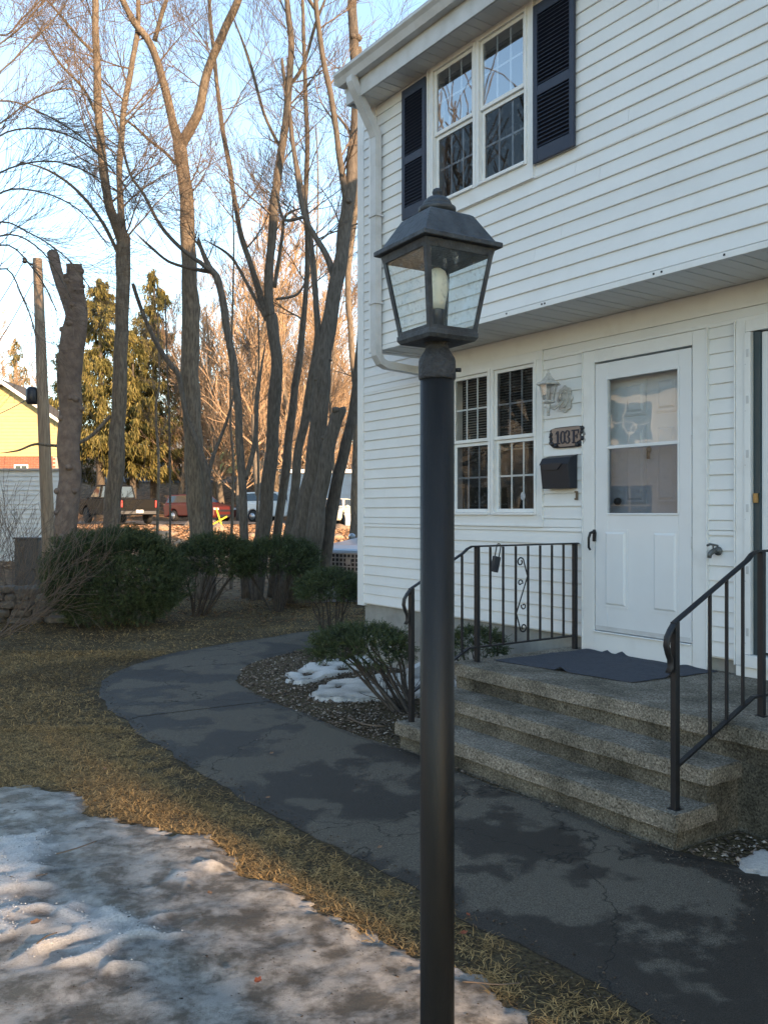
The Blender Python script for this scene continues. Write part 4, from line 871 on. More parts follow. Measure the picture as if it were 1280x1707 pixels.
spruce(168, 58, 455, 4.7, 1, 'broad golden green spruce behind the pollarded trunk, left of the narrow spruce', n=52000, low=.24)
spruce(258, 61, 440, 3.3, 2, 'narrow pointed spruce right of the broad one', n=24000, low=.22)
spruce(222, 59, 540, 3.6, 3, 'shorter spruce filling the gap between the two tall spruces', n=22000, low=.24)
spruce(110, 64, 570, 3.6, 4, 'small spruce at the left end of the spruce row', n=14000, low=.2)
spruce(28, 95, 560, 3.6, 5, 'distant round topped pine above the yellow house', n=14000)
spruce(505, 105, 640, 3.0, 6, 'dark distant pine right of the lime green house', n=9000)
spruce(455, 98, 690, 2.6, 7, 'low dark pine beside the lime green house', n=7000)

# ================================================================ YEWS
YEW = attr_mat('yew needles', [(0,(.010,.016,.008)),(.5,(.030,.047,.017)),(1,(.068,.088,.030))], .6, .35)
def yew(label, c, rad, n, seed, stems=9, lo=.28, needle=.03, base=None, skirt=.5, flat=1.0, spr=14):
    """clipped yew: sprays of needles through the outer shell, bare stems below"""
    rs = np.random.RandomState(seed); rnd = random.Random(seed); c = Vector(c); tone_seed = seed*.37; gz = tz(c.x, c.y); base = Vector(base) if base else Vector((c.x, c.y, gz))
    t = thing('yew_shrub', label, 'shrub', base); m_ = n//spr; d = rs.normal(size=(m_,3)); d /= np.linalg.norm(d,axis=1,keepdims=True); d[:,2] = np.where(d[:,2] < -skirt, -d[:,2]*.6, d[:,2]); d /= np.linalg.norm(d,axis=1,keepdims=True)
    k = (rs.rand(m_)**.45)*.45+.58; lump = np.array([1+.14*noise.noise(Vector(v)*2.1+Vector((seed,0,0)))+.09*noise.noise(Vector(v)*5+Vector((0,seed,0))) for v in d])
    P = d*np.array(rad)*(k*lump)[:,None]; P[:,2] *= flat; P *= (1+.05*rs.rand(m_))[:,None]; C0 = np.array([c.x-base.x, c.y-base.y, c.z-base.z])
    gap = np.array([noise.noise(Vector(v)*3.2+Vector((0,0,seed))) for v in d]); keep = ~((gap < -.22) & (k > .9)); P = P[keep]; d = d[keep]; k = k[keep]
    dr = d*.7+rs.normal(0,.45,d.shape)+[0,0,.25]; dr /= np.linalg.norm(dr,axis=1,keepdims=True); L = rs.uniform(.05,.10,len(P))*(needle/.03)**.5
    pp = []; dd = []; tt = []; sd_ = np.cross(dr, rs.normal(size=dr.shape)); sd_ /= np.linalg.norm(sd_,axis=1,keepdims=True); tone = np.clip(rs.rand(len(P))*.7+np.array([noise.noise(Vector(v)*4+Vector((tone_seed,0,0))) for v in d])*.9+.15, 0, 1.3)
    for j in range(spr):
        f_ = (j+.5)/spr; s_ = 1 if j % 2 else -1
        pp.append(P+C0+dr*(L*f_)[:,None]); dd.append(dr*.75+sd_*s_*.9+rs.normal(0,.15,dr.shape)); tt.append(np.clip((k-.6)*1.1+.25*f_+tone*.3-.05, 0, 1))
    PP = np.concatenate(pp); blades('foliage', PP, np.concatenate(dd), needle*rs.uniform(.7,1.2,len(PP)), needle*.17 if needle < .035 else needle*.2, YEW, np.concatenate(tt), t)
    mb = MB()
    for i in range(stems):
        a = 6.283*i/stems+rnd.random(); rr = rnd.uniform(.35,.8); e = Vector(C0)+Vector((rad[0]*rr*math.cos(a), rad[1]*rr*math.sin(a), rad[2]*rnd.uniform(-.5,.4)))
        p0 = Vector((.07*math.cos(a), .07*math.sin(a), -.05)); p1 = p0.lerp(e, .35)+Vector((0,0,.04-.05*rr)); p2 = p0.lerp(e, .7)+Vector((rnd.uniform(-.06,.06), rnd.uniform(-.06,.06), .03))
        P_, R_ = smooth([(p0,.022),(p1,.016),(p2,.011),(e,.005)], 4); mb.tube(P_, R_, 6)
        for q in range(3, len(P_)-3, 2): grow(mb, P_[q], (e-p1+Vector((rnd.uniform(-1,1), rnd.uniform(-1,1), rnd.uniform(-.3,.8)))*.5).normalized(), rnd.uniform(.15,.28), .005, 0, rnd, .3, 4, .0022)
    part(mb, 'stem', mat('shrub stem bark', (.075,.06,.048), .9, (.04,.032,.026), 20), t); return t
def gc(px, py, D): v = at(px, py, D); return (v.x, v.y, v.z)
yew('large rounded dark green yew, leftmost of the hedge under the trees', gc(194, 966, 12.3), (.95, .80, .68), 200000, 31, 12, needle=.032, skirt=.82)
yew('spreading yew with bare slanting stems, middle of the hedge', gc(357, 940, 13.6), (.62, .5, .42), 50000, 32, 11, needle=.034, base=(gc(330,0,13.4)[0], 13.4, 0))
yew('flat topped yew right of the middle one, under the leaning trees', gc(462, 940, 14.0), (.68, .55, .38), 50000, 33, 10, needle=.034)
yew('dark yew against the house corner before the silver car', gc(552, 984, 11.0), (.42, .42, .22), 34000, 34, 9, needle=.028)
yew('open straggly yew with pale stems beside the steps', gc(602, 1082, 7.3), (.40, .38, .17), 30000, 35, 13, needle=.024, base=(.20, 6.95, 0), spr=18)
yew('small ragged yew between the steps and the foundation', (H(-.85, -.50).x, H(-.85, -.50).y, .50), (.24, .22, .13), 9000, 36, 6, needle=.024, base=tuple(H(-.7, -.65, 0)), spr=16)

# bare brush on the far left
brp = []
for i, (px, D, h, ln) in enumerate(((-8,11.6,1.3,.5),(-30,11.0,1.5,.9),(30,13.4,1.7,.2))):
    rnd = random.Random(200+i); p = at(px, 0, D); t = thing('bare_shrub', 'x', 'shrub', (p.x, p.y, 0)); mb = MB()
    for q in range(7):
        a = rnd.uniform(0, 6.28); grow(mb, Vector((.1*math.cos(a), .1*math.sin(a), -.05)), Vector((math.cos(a)*.8+ln*.5, math.sin(a)*.8, rnd.uniform(.5,1.3))).normalized(), h*rnd.uniform(.6,1.1), .011, 2, rnd, .1, 6, .0028, .6)
    part(mb, 'stem', mat('brush bark', (.17,.13,.10), .9, (.10,.075,.06), 9), t)
    tag(t, 'leafless tangled shrub '+['in front of the stone wall', 'at the left edge of the picture', 'behind the stone wall by the utility pole'][i], 'shrub', 'bare shrubs by the stone wall')

# ================================================================ STONE WALL
sw = thing('stone_wall', 'low dry stacked stone wall at the left edge behind bare shrubs', 'wall', (at(0,0,12.6).x, 12.6, 0)); rnd = random.Random(5)
STN = mat('field stone', (.17,.15,.125), .95, (.09,.08,.068), 6, .6, 25, tint=.3)
for row in range(5):
    x = -2.6
    while x < .75-.1*row:
        w = rnd.uniform(.16,.42); h = .11; bm = bmesh.new(); bmesh.ops.create_icosphere(bm, subdivisions=2, radius=.5)
        for v in bm.verts:
            c = v.co; c = Vector([math.copysign(abs(q*2)**.55/2, q) for q in c]); v.co = Vector((c.x*w, c.y*.3, c.z*h))+noise.noise_vector(c*3+Vector((x,row,0)))*.02
        me = bpy.data.meshes.new('stone'); bm.to_mesh(me); bm.free(); me.materials.append(STN)
        o = link('stone', me, sw, (x+w/2, rnd.uniform(-.05,.05)+row*.03, .04+row*.108+rnd.uniform(-.01,.01))); o.rotation_euler = (rnd.uniform(-.1,.1), rnd.uniform(-.06,.06), rnd.uniform(-.15,.15)); x += w+.01
# ================================================================ UTILITY POLE
up = thing('utility_pole', 'weathered wooden utility pole standing left of the pollarded trunk', 'utility pole', (at(84,0,19).x, 19, 0))
bx_ = at(84,1000,19); tp_ = at(63,433,19)
part(MB().tube([(0,0,-.3),(0,0,.2),((tp_-bx_).x*.5,0,tp_.z*.5),((tp_-bx_).x,0,tp_.z)], [.15,.145,.125,.10], 14), 'shaft', mat('weathered pole wood', (.30,.23,.16), .9, (.17,.13,.095), 5, .5, 20, stretch=(6,6,.5)), up)
ix = (tp_-bx_).x
part(MB().tube([(ix-.08,-.02,tp_.z-.15),(ix-.26,-.02,tp_.z-.05)], .02, 6).lathe([(.03,tp_.z-.1),(.06,tp_.z-.07),(.04,tp_.z-.04),(.055,tp_.z-.01),(.02,tp_.z+.03)], 10, ix-.27, -.02), 'insulator', PLAS, up)
part(MB().lathe([(.10,3.95),(.13,4.0),(.13,4.25),(.08,4.32)], 10, ix*.55-.22, -.05).tube([(ix*.55,0,4.1),(ix*.55-.2,-.03,4.12)], .02, 6), 'splice_box', PLAS, up)
for i, (a, bxx, byy, sag) in enumerate((((ix-.27,0,tp_.z), -160, 560, .8), ((ix*.55-.2,0,4.15), -160, 700, .3), ((ix-.1,0,tp_.z-.5), -120, 660, .5))):
    A = Vector(a)+Vector((up.location.x, 19, 0)); B = at(bxx, byy, 15); pts = [A.lerp(B, k/12)-Vector((0,0,sag*math.sin(math.pi*k/12))) for k in range(13)]
    tag(part(MB().tube(pts, .009, 4), 'overhead_wire', PLAS), 'thin black overhead wire '+['from the insulator at the top of the utility pole','from the splice box halfway up the utility pole','from just below the top of the utility pole'][i], 'wire', 'overhead wires')

# ================================================================ BACKGROUND BUILDINGS
def clap(mb, x0, x1, z0, z1, y, e=.2, d=.03):
    z = z0
    while z < z1-.01: ze = min(z+e, z1); mb.add([(x0,y-d,z),(x1,y-d,z),(x1,y-.004,ze),(x0,y-.004,ze),(x0,y,z),(x1,y,z)], [(0,1,2,3),(0,4,5,1)]); z += e
def far_window(b, x, z, w, h, y=-.03, panes=True):
    f = part(MB().box(x-.08,x,y-.04,y,z-.08,z+h+.08).box(x+w,x+w+.08,y-.04,y,z-.08,z+h+.08).box(x,x+w,y-.04,y,z+h,z+h+.08).box(x,x+w,y-.04,y,z-.08,z).box(x,x+w,y-.035,y,z+h/2-.02,z+h/2+.02).box(x+w/2-.02,x+w/2+.02,y-.034,y,z,z+h), 'window', TRIM, b)
    part(MB().box(x,x+w,y-.01,y+.01,z,z+h), 'pane', CARGL, f)
YEL = mat('yellow clapboard', (.56,.44,.20), .7, (.48,.38,.18), 3)
hb_ = thing('yellow_house', 'sunlit yellow clapboard house with a brick lower storey at the left edge', 'house', (at(-60,0,50).x, 50, 1.6))
wv = MB().box(-7, 5.4, 0, 2.6, 3.2, 5.3); clap(wv, -7, 5.4, 3.2, 5.3, -.002); part(wv, 'wall', YEL, hb_)
gv = MB().prism([(-7,5.301),(5.4,5.301),(2.4,7.3)], 0, 2.6, 'y')
for k in range(9):
    z = 5.301+k*.2; q = (7.3-z)/2.0; gv.add([(2.4-9.4*q,-.03,z),(2.4+3*q,-.03,z),(2.4+3*q-.2,-.004,z+.19),(2.4-9.4*q+.6,-.004,z+.19)], [(0,1,2,3)])
part(gv, 'gable', YEL, hb_)
part(MB().prism([(-7.5,5.1),(2.4,7.3),(5.8,5.0),(5.8,5.2),(2.4,7.55),(-7.5,5.3)], -.5, 2.8, 'y'), 'roof', MATS['roof shingles'], hb_)
part(MB().prism([(-7.5,5.08),(2.4,7.28),(5.8,4.98),(5.8,5.18),(2.4,7.52),(-7.5,5.28)], -.56, -.505, 'y'), 'rake_board', TRIM, hb_)
BRK = mat('red brick', (.36,.12,.07), .9, (.22,.075,.05), 8)
bk = MB().box(-7,5.38,.02,2.6,-1.5,3.19); part(bk, 'brick_wall', mat('mortar', (.4,.35,.3), .9), hb_)
bb = MB(); r_ = 0; z = .8
while z < 3.15:
    x = -1.0+(r_ % 2)*.15
    while x < 5.1: bb.box(x, x+.27, -.015, .02, z, z+.09); x += .3
    z += .11; r_ += 1
tag(part(bb, 'brickwork', BRK, hb_), kind='stuff')
far_window(hb_, 3.0, 1.7, .65, .95); part(MB().box(-1.2,1.6,-.05,-.016,.2,2.9), 'garage_door', mat('cream door', (.6,.52,.38), .6), hb_)
far_window(hb_, -3.5, 4.0, 1.0, 1.2); far_window(hb_, -5.6, 4.0, 1.0, 1.2)
# white low building
wb = thing('white_outbuilding', 'long low building with white clapboard wall, left edge below the yellow house', 'building', (at(-40,0,26).x, 26, 0))
WS = mat('far white clapboard', (.62,.63,.62), .6, (.52,.53,.52), 3)
v_ = MB().box(-8, 2.55, 0, 1.3, -.5, 2.83); clap(v_, -8, 2.55, .15, 2.8, -.002, .14, .035); part(v_, 'wall', WS, wb); part(MB().box(-8.1,2.62,-.1,1.4,2.835,2.90), 'roof', mat('flat roof edge', (.35,.33,.3), .8), wb)
part(MB().box(-.6,-.2,-.05,-.022,1.9,2.5), 'vent_hood', GUTT, wb)
ub = thing('utility_cabinet', 'dark grey metal utility cabinet beside the white outbuilding', 'cabinet', (at(57,0,19.3).x-.05, 19.3, 0))
part(MB().box(-.28,.24,-.25,.25,-.1,1.0), 'case', mat('dark grey metal', (.05,.05,.052), .5, (.035,.035,.036), 5), ub, .02); part(MB().box(-.3,.26,-.27,.27,1.002,1.04), 'lid', MATS['dark grey metal'], ub, .01)
def house_box(name, label, px, D, zb, W_, H_, Dp, m, roofh, wins, rot=0, ridge='x'):
    b = thing(name, label, 'house', (at(px,0,D).x, D, zb), rot); v = MB().box(-W_/2, W_/2, 0, Dp, -2, H_); clap(v, -W_/2, W_/2, 0, H_, -.002, .22, .03); part(v, 'wall', m, b)
    if ridge == 'x': part(MB().prism([(-.4,H_-.05),(-.4,H_+.1),(Dp/2,H_+roofh+.1),(Dp+.4,H_+.1),(Dp+.4,H_-.05),(Dp/2,H_+roofh-.05)], -W_/2-.4, W_/2+.4), 'roof', MATS['roof shingles'], b)
    else:
        part(MB().prism([(-W_/2,H_),(W_/2,H_),(0,H_+roofh)], .0, Dp, 'y'), 'gable', m, b)
        part(MB().prism([(-W_/2-.4,H_-.15),(0,H_+roofh),(W_/2+.4,H_-.15),(W_/2+.4,H_+.05),(0,H_+roofh+.2),(-W_/2-.4,H_+.05)], -.4, Dp+.4, 'y'), 'roof', MATS['roof shingles'], b)
    for (x, z, w, h) in wins: far_window(b, x, z, w, h)
    return b
house_box('lime_green_house', 'pale lime green house on the hill seen between the trunks', 392, 78, 4.6, 6.6, 4.8, 7, mat('lime clapboard', (.46,.48,.20), .7, (.40,.42,.18), 3), 1.4, [(-2.4,.8,.9,1.4),(-.9,2.6,.8,1.2),(.9,2.6,.8,1.2),(1.6,.6,.9,1.4),(-2.6,2.9,.8,1.1)])
house_box('white_cottage', 'small white cottage on the hill left of the lime green house', 318, 80, 5.2, 4.4, 3.2, 6, WS, 1.3, [(-1.5,1,.7,1.2),(.6,1,.7,1.2)])
house_box('grey_house', 'grey clapboard house with white trimmed windows behind the thin trees', 505, 62, 3.1, 6.6, 4.4, 8, mat('grey clapboard', (.26,.28,.30), .7, (.21,.23,.25), 3), 1.6, [(-2.6,1.4,.8,1.6),(-1.0,1.4,.8,1.6),(1.3,1.4,.8,1.6),(-1.9,3.2,.8,.9)], .15, 'y')
bgar = thing('blue_garage', 'low flat roofed blue garage behind the leaning trunks', 'garage', (at(545,0,46).x, 46, .9))
BL = mat('blue paint', (.03,.075,.15), .6, (.025,.06,.12), 3); v_ = MB().box(-2.1,2.6,0,6,-1,2.75); clap(v_,-2.1,2.6,.1,2.7,-.002,.25,.02); part(v_, 'wall', BL, bgar)
part(MB().box(-2.25,2.75,-.2,6.2,2.755,2.95), 'roof', TRIM, bgar); part(MB().box(.6,2.1,-.05,-.024,.0,1.3), 'garage_door', BL, bgar)
lw_ = thing('low_white_wall', 'short low white wall in front of the blue garage', 'wall', (at(588,0,42).x, 42, .95)); part(MB().box(-.35,1.6,0,.15,-.3,.5), 'panel', WS, lw_); part(MB().box(-.4,1.65,-.03,.18,.503,.56), 'coping', TRIM, lw_)

# ================================================================ VEHICLES
def vehicle(name, label, loc, rz, paint, L=4.5, W_=1.8, H_=1.5, kind='car', front=True, plate=True, grille='bar'):
    """faces +x"""
    t = thing(name, label, 'truck' if kind == 'truck' else 'car', loc, rz); h = L/2; w = W_/2; wr = .33 if kind != 'truck' else .40; ax = h*.60
    belt = H_*.60 if kind != 'truck' else 1.12; zb = .22 if kind != 'truck' else .42
    def arch(cx_): return [(cx_+(wr+.07)*math.cos(a), wr+(wr+.07)*math.sin(a)) for a in [math.pi*k/8 for k in range(9)]]
    bot = [(-h, zb+.15), (-h+.08, zb)]+arch(-ax)[::-1]+arch(ax)[::-1]+[(h-.08, zb), (h, zb+.15)]
    bot = [(x, max(z, zb)) for x, z in bot]
    if kind == 'truck': topo = [(h+.02, belt-.25), (h-.06, belt+.02), (h*.42, belt+.10), (-h, belt+.06)]
    elif kind == 'suv': topo = [(h+.02, belt*.72), (h-.05, belt*.92), (h-.35, belt*.99), (h*.42, belt+.10), (-h+.04, belt+.08), (-h-.01, belt*.7)]
    else: topo = [(h+.02, belt*.66), (h-.10, belt*.86), (h*.46, belt+.03), (-h*.62, belt+.06), (-h+.05, belt*.98), (-h-.01, belt*.7)]
    part(MB().prism(bot+topo, -w, w, 'y'), 'body', paint, t, .07)
    if kind == 'truck': cab = [(-h*.02, belt+.08), (-h*.0, H_+.02), (h*.22, H_+.05), (h*.44, belt+.11)]
    elif kind == 'suv': cab = [(-h+.06, belt+.07), (-h+.22, H_-.03), (-h*.3, H_), (h*.10, H_-.03), (h*.44, belt+.09)]
    else: cab = [(-h*.70, belt+.05), (-h*.42, H_-.03), (-h*.05, H_), (h*.12, H_-.04), (h*.48, belt+.03)]
    def taper(prof, y, inset): mb = MB(); n = len(prof); zs = [z for _, z in prof]; z0, z1 = min(zs), max(zs); vs = [(x, s*(y-inset*(z-z0)/(z1-z0)), z) for s in (-1, 1) for x, z in prof]; return mb.add(vs, [(i,(i+1)%n,n+(i+1)%n,n+i) for i in range(n)]+[tuple(range(n))[::-1], tuple(range(n,2*n))])
    part(taper(cab, w-.05, .16), 'cabin', paint, t, .04)
    cx0 = sum(x for x, _ in cab)/len(cab); cz0 = (belt+H_)/2+.05
    win = [(cx0+(x-cx0)*.86, cz0+(z-cz0)*.72) for x, z in cab]
    mb = taper(win, w-.052, .11); part(mb, 'side_window', CARGL, t)
    a, b = Vector((*cab[-1], 0)), Vector((*cab[-2], 0)); 
    def screen(p, q, nm):   # pane on the sloping face p(bottom)-q(top)
        d = Vector((q[0]-p[0], 0, q[1]-p[1])); nr = Vector((d.z, 0, -d.x)).normalized(); nr = nr if (nr.x > 0) == (p[0] > cx0) else -nr
        P = Vector((p[0],0,p[1])); s_ = P+d*.12+nr*.012; e = P+d*.9+nr*.012
        part(MB().add([(s_.x,-w+.16,s_.z),(s_.x,w-.16,s_.z),(e.x,w-.28,e.z),(e.x,-w+.28,e.z)], [(0,1,2,3)]), nm, CARGL, t)
    screen(cab[-1], cab[-2], 'windscreen'); screen(cab[0], cab[1], 'rear_window')
    if kind == 'truck': part(MB().box(-h+.12, -.08*h, -w+.1, w-.1, belt+.0, belt+.065), 'truck_bed', PLAS, t); part(MB().box(-h-.1,-h-.01,-w+.05,w-.05,.45,.62), 'rear_bumper', GUTT if 0 else PLAS, t, .02); part(MB().box(-h-.02,-h-.006,-w+.24,w-.24,.70,belt+.03), 'tailgate', paint, t, .02)
    for sx in (-ax, ax):
        for sy in (-1, 1):
            wh = part(MB(), 'wheel', TYRE, t, loc=(sx, sy*(w-.10), wr))
            o = part(MB().lathe([(wr*.62,-.11),(wr*.95,-.11),(wr,-.07),(wr,.07),(wr*.95,.11),(wr*.62,.11)], 24), 'tyre', TYRE, wh); o.rotation_euler = (math.pi/2,0,0)
            rm = MB().lathe([(wr*.6,-.10),(wr*.6,.115)], 20)
            for k in range(5): an = k*1.2566; rm.box(-.02,.02,-.001,.001,0,0)
            o = part(rm, 'rim', RIM, wh); o.rotation_euler = (math.pi/2,0,0)
    for sy in (-1, 1):
        zl = belt*.78 if kind != 'truck' else .95
        part(MB().prism([(h-.14,zl-.06),(h+.025,zl-.07),(h+.005,zl+.05),(h-.16,zl+.06)], sy*(w-.42), sy*(w-.05), 'y'), 'headlight', WHL, t, .01)
        part(MB().box(-h-.03,-h+.10,min(sy*(w-.03),sy*(w-.20)),max(sy*(w-.03),sy*(w-.20)),(.78 if kind=='truck' else belt*.72),(1.10 if kind=='truck' else belt*.9)), 'tail_light', REDL, t, .01)
    zg = belt*.62 if kind != 'truck' else .85
    if grille == 'mesh':
        gp = part(MB().box(h-.05,h+.05,-w+.34,w-.34,zg-.08,zg+.26), 'grille', PLAS, t); gm_ = MB()
        for k in range(12): y = -w+.42+k*(2*w-.84)/11; gm_.box(h+.0505,h+.06,y-.014,y+.014,zg-.08,zg+.26)
        for k in range(5): z = zg-.07+k*.08; gm_.box(h+.0605,h+.068,-w+.36,w-.36,z-.012,z+.012)
        gm_.box(h+.0685,h+.08,-.06,.06,zg+.05,zg+.15); part(gm_, 'grille_bar', RIM, gp)
    else:
        part(MB().box(h-.05,h+.028,-w+.46,w-.46,zg-.02,zg+.10).box(h-.05,h+.03,-w+.3,w-.3,zb+.05,zb+.2), 'grille', PLAS, t, .01)
    if plate: part(MB().box(-h-.112 if kind=='truck' else -h-.03, -h-.10 if kind=='truck' else -h-.012, -.17,.17,.52,.66), 'number_plate', WHL, t)
    for sy in (-1, 1): part(MB().ball((h*.40, sy*(w+.09), belt+.12), .09, 8, 5, (.7,1,.8)), 'wing_mirror', paint, t)
    return t
def P_(name, c, r=.25, m=0): return mat(name, c, r, metal=m)
def put(px, D): p = at(px, 0, D); return (p.x, p.y, tz(p.x, p.y)+.02)
vehicle('pickup_truck', 'black pickup truck parked with its tail towards us, left of the red car', put(196, 42.5), math.radians(127), mat('black car paint', (.0035,.0037,.004), .5, spec=.1), 5.6, 1.95, 1.85, 'truck')
vehicle('parked_car', 'dark red hatchback parked facing right beyond the leaf covered bank', put(333, 52), math.radians(-38), P_('dark red paint', (.085,.016,.013), .35), 4.5, 1.8, 1.62, 'suv')
vehicle('parked_car', 'dark blue car parked higher up the hill left of the furrowed trunk', put(279, 74), math.radians(-38), P_('dark blue paint', (.02,.03,.06)), 4.4, 1.8, 1.5, 'suv')
vehicle('parked_car', 'white car mostly hidden behind the leaning trunks', put(470, 50), math.radians(-30), P_('white car paint', (.68,.68,.67)), 4.7, 1.85, 1.75, 'suv')
vehicle('parked_car', 'cream white car facing us beside the blue garage', put(557, 44), math.radians(-98), P_('cream car paint', (.62,.60,.50)), 4.4, 1.5, 1.35, 'suv')
vehicle('silver_suv', 'silver suv with lattice grille nosing out from behind the house corner', (.70, 18.1, tz(-.5,17.2)+.02), math.radians(235), P_('silver paint', (.42,.45,.48), .28, .5), 4.6, 1.85, 1.75, 'suv', grille='mesh')
# road and parking surface
am = bpy.data.materials.new('road asphalt'); am.use_nodes = True; asphalt(am, (.16,.14,.12))
def sheet(name, x0, x1, y0, y1, step, dz, m):
    nx_ = int((x1-x0)/step); ny_ = int((y1-y0)/step); v = np.array([(x0+i*step, y0+j*step, tz(x0+i*step, y0+j*step)+dz) for j in range(ny_+1) for i in range(nx_+1)])
    I = (np.arange(ny_)[:,None]*(nx_+1)+np.arange(nx_)[None]).ravel(); o = np_mesh(name, v, np.stack([I,I+1,I+nx_+2,I+nx_+1],1), m); return tag(o, kind='structure')
sheet('road', -40, 30, 40.5, 54, .7, .05, am); sheet('road', -40, -4, 72, 75, .7, .07, am); sheet('parking_area', -1.8, 12, 15.4, 20.5, .3, .03, am)
# yellow crossed barrier
yb = thing('yellow_barrier', 'yellow crossed stakes standing in front of the red car', 'barrier', put(366, 39)); YP = mat('yellow paint', (.75,.55,.04), .5)
part(bar(MB(), (-.32,0,.05), (.34,.03,.42), .06), 'stake', YP, yb); part(bar(MB(), (.12,-.06,.02), (-.14,-.03,.80), .06), 'stake', YP, yb)
# boulders along the bank
RK = mat('sunlit boulder', (.34,.25,.17), .95, (.20,.14,.095), 3, .6, 12, tint=.3); rnd = random.Random(9); rks = []
for q in range(3):
    bm = bmesh.new(); bmesh.ops.create_icosphere(bm, subdivisions=2, radius=.5)
    for v in bm.verts: v.co = Vector((v.co.x*1.2, v.co.y, v.co.z*.7))*(1+.35*noise.noise(v.co*2.2+Vector((q*5,0,0))))
    me = bpy.data.meshes.new('boulder'); bm.to_mesh(me); bm.free(); me.materials.append(RK); rks.append(me)
for i in range(70):
    px = rnd.uniform(262, 600); D = rnd.uniform(27, 39.5); p = put(px, D); s_ = rnd.uniform(.2,.6) if D > 33 else rnd.uniform(.15,.35); o = link('boulder', rks[i % 3], None, (p[0], p[1], p[2]+s_*.12), rnd.uniform(0,6)); o.scale = (s_,)*3
    tag(o, 'tan boulder on the leaf littered bank below the parked cars', 'boulder', 'boulders on the leaf littered bank')

# house and trees across the lawn, beyond the left edge: they are what the windows mirror
oh = thing('townhouse', 'white two storey townhouse across the lawn, mirrored in the front door glass', 'house', (-19, 8, 0), math.radians(90)); v_ = MB().box(-11, 12, 0, 8, -.3, 5.4); clap(v_, -11, 12, .4, 5.4, -.002, .15, .02); part(v_, 'wall', WS, oh)
part(MB().prism([(-.6,5.35),(-.6,5.5),(4,8.2),(8.6,5.5),(8.6,5.35)], -11.4, 12.4), 'roof', MATS['roof shingles'], oh)
for k in range(5):
    for z in (1.2, 3.7): far_window(oh, -9.5+k*4.4, z, 1.3, 1.2)
for i, (x, y, s_) in enumerate(((-12, 3.5, 1.2), (-13.5, 10.2, 1.6), (-9.8, 12.6, 1.3), (-15, 15.5, 1.7))):
    o = copy_tree(protos[i % 3]); [setattr(c_.material_slots[0], 'link', 'OBJECT') or setattr(c_.material_slots[0], 'material', BARK) for c_ in o.children]; o.location = (x, y, 0); o.rotation_euler.z = i*2.1; o.scale = (s_,)*3; tag(o, 'bare tree on the lawn across from the house, '+['nearest the front door','mirrored in the left window','by the stone wall','farthest back'][i], T, 'bare trees across the lawn')
# ================================================================ LAWN, SNOW, GRAVEL
snow_edge = [(-6,5.9),(-4.6,5.6),(-3.3,5.35)]+[(gnd(x,y).x, gnd(x,y).y) for x,y in ((0,1316),(60,1314),(120,1322),(146,1345),(155,1362),(220,1372),(300,1392),(340,1398),(370,1412),(400,1440),(398,1458),(440,1472),(500,1488),(545,1520),(600,1552),(632,1572),(690,1590),(790,1640),(850,1672),(900,1705))]+[(.62,2.45),(.75,2.0),(.8,1.2)]
SP = np.array(snow_edge+[(.6,.4),(-6,.4)])
step = .0145; gx = gx_ = np.arange(-5.2, .95, step); gy = np.arange(1.6, 5.9, step); X, Y = np.meshgrid(gx, gy); X0 = X; PT = np.stack([X.ravel(), Y.ravel()], 1)
jit = np.array([(noise.noise((x*5, y*5, 1))*.06+noise.noise((x*16, y*16, 4))*.035+noise.noise((x*45, y*45, 4))*.014) for x, y in PT]); Pj = PT+jit[:, None]
ins = inside_poly(Pj, SP); SE = catmull(snow_edge, 6); SEa = np.array([(p.x, p.y) for p in SE]); dd = np.full(len(PT), 9.)
near_e = np.ones(len(PT), bool)
for q in SEa: np.minimum(dd, (Pj[:,0]-q[0])**2+(Pj[:,1]-q[1])**2, out=dd)
dd = np.sqrt(dd)
def nz_(sc, o): return np.array([noise.noise((x*sc+o, y*sc*1.3, o)) for x, y in PT])
n1, n2, n3 = nz_(1.5, 3), nz_(3.6, 8), nz_(11, 2)
n4 = nz_(38, 6)
ridge = np.clip(.55-np.abs(n2)*2.2, 0, 1)
drop = np.clip((dd-.35)/1.1, 0, 1)                       # granular snow lies away from the thin icy edge
sn = np.clip((n1*1.0+ridge*.75+drop*.55-.46+n3*.16)*2.2, 0, 1); sn = sn*sn*(3-2*sn)
n5 = nz_(85, 11)
hgt = np.minimum(dd, .10)/.10*.022+np.clip(dd, 0, 1.5)*.020+sn*(.018+.012*ridge)+n2*.014+n3*.006*(.6+sn)+n4*.0032*(.5+sn)+n5*.0016*(.4+sn)
z = np.where(ins, hgt, -.03).reshape(X.shape)
idx = np.arange(X.size).reshape(X.shape); a, b, c, d = idx[:-1,:-1].ravel(), idx[:-1,1:].ravel(), idx[1:,1:].ravel(), idx[1:,:-1].ravel()
k = ins[a]|ins[b]|ins[c]|ins[d]; fc_ = np.stack([a,b,c,d],1)[k]
used, inv = np.unique(fc_, return_inverse=True); vv = np.stack([X.ravel(), Y.ravel(), z.ravel()],1)[used]
sm = bpy.data.materials.new('old snow and ice'); sm.use_nodes = True; t = sm.node_tree; L = t.links; b_ = t.nodes['Principled BSDF']; tc = t.nodes.new('ShaderNodeTexCoord')
at_ = t.nodes.new('ShaderNodeAttribute'); at_.attribute_name = 'tint'
def NN(sc, de, ro=.6):
    n = t.nodes.new('ShaderNodeTexNoise'); n.inputs['Scale'].default_value = sc; n.inputs['Detail'].default_value = de; n.inputs['Roughness'].default_value = ro; L.new(tc.outputs['Object'], n.inputs['Vector']); return n.outputs[0]
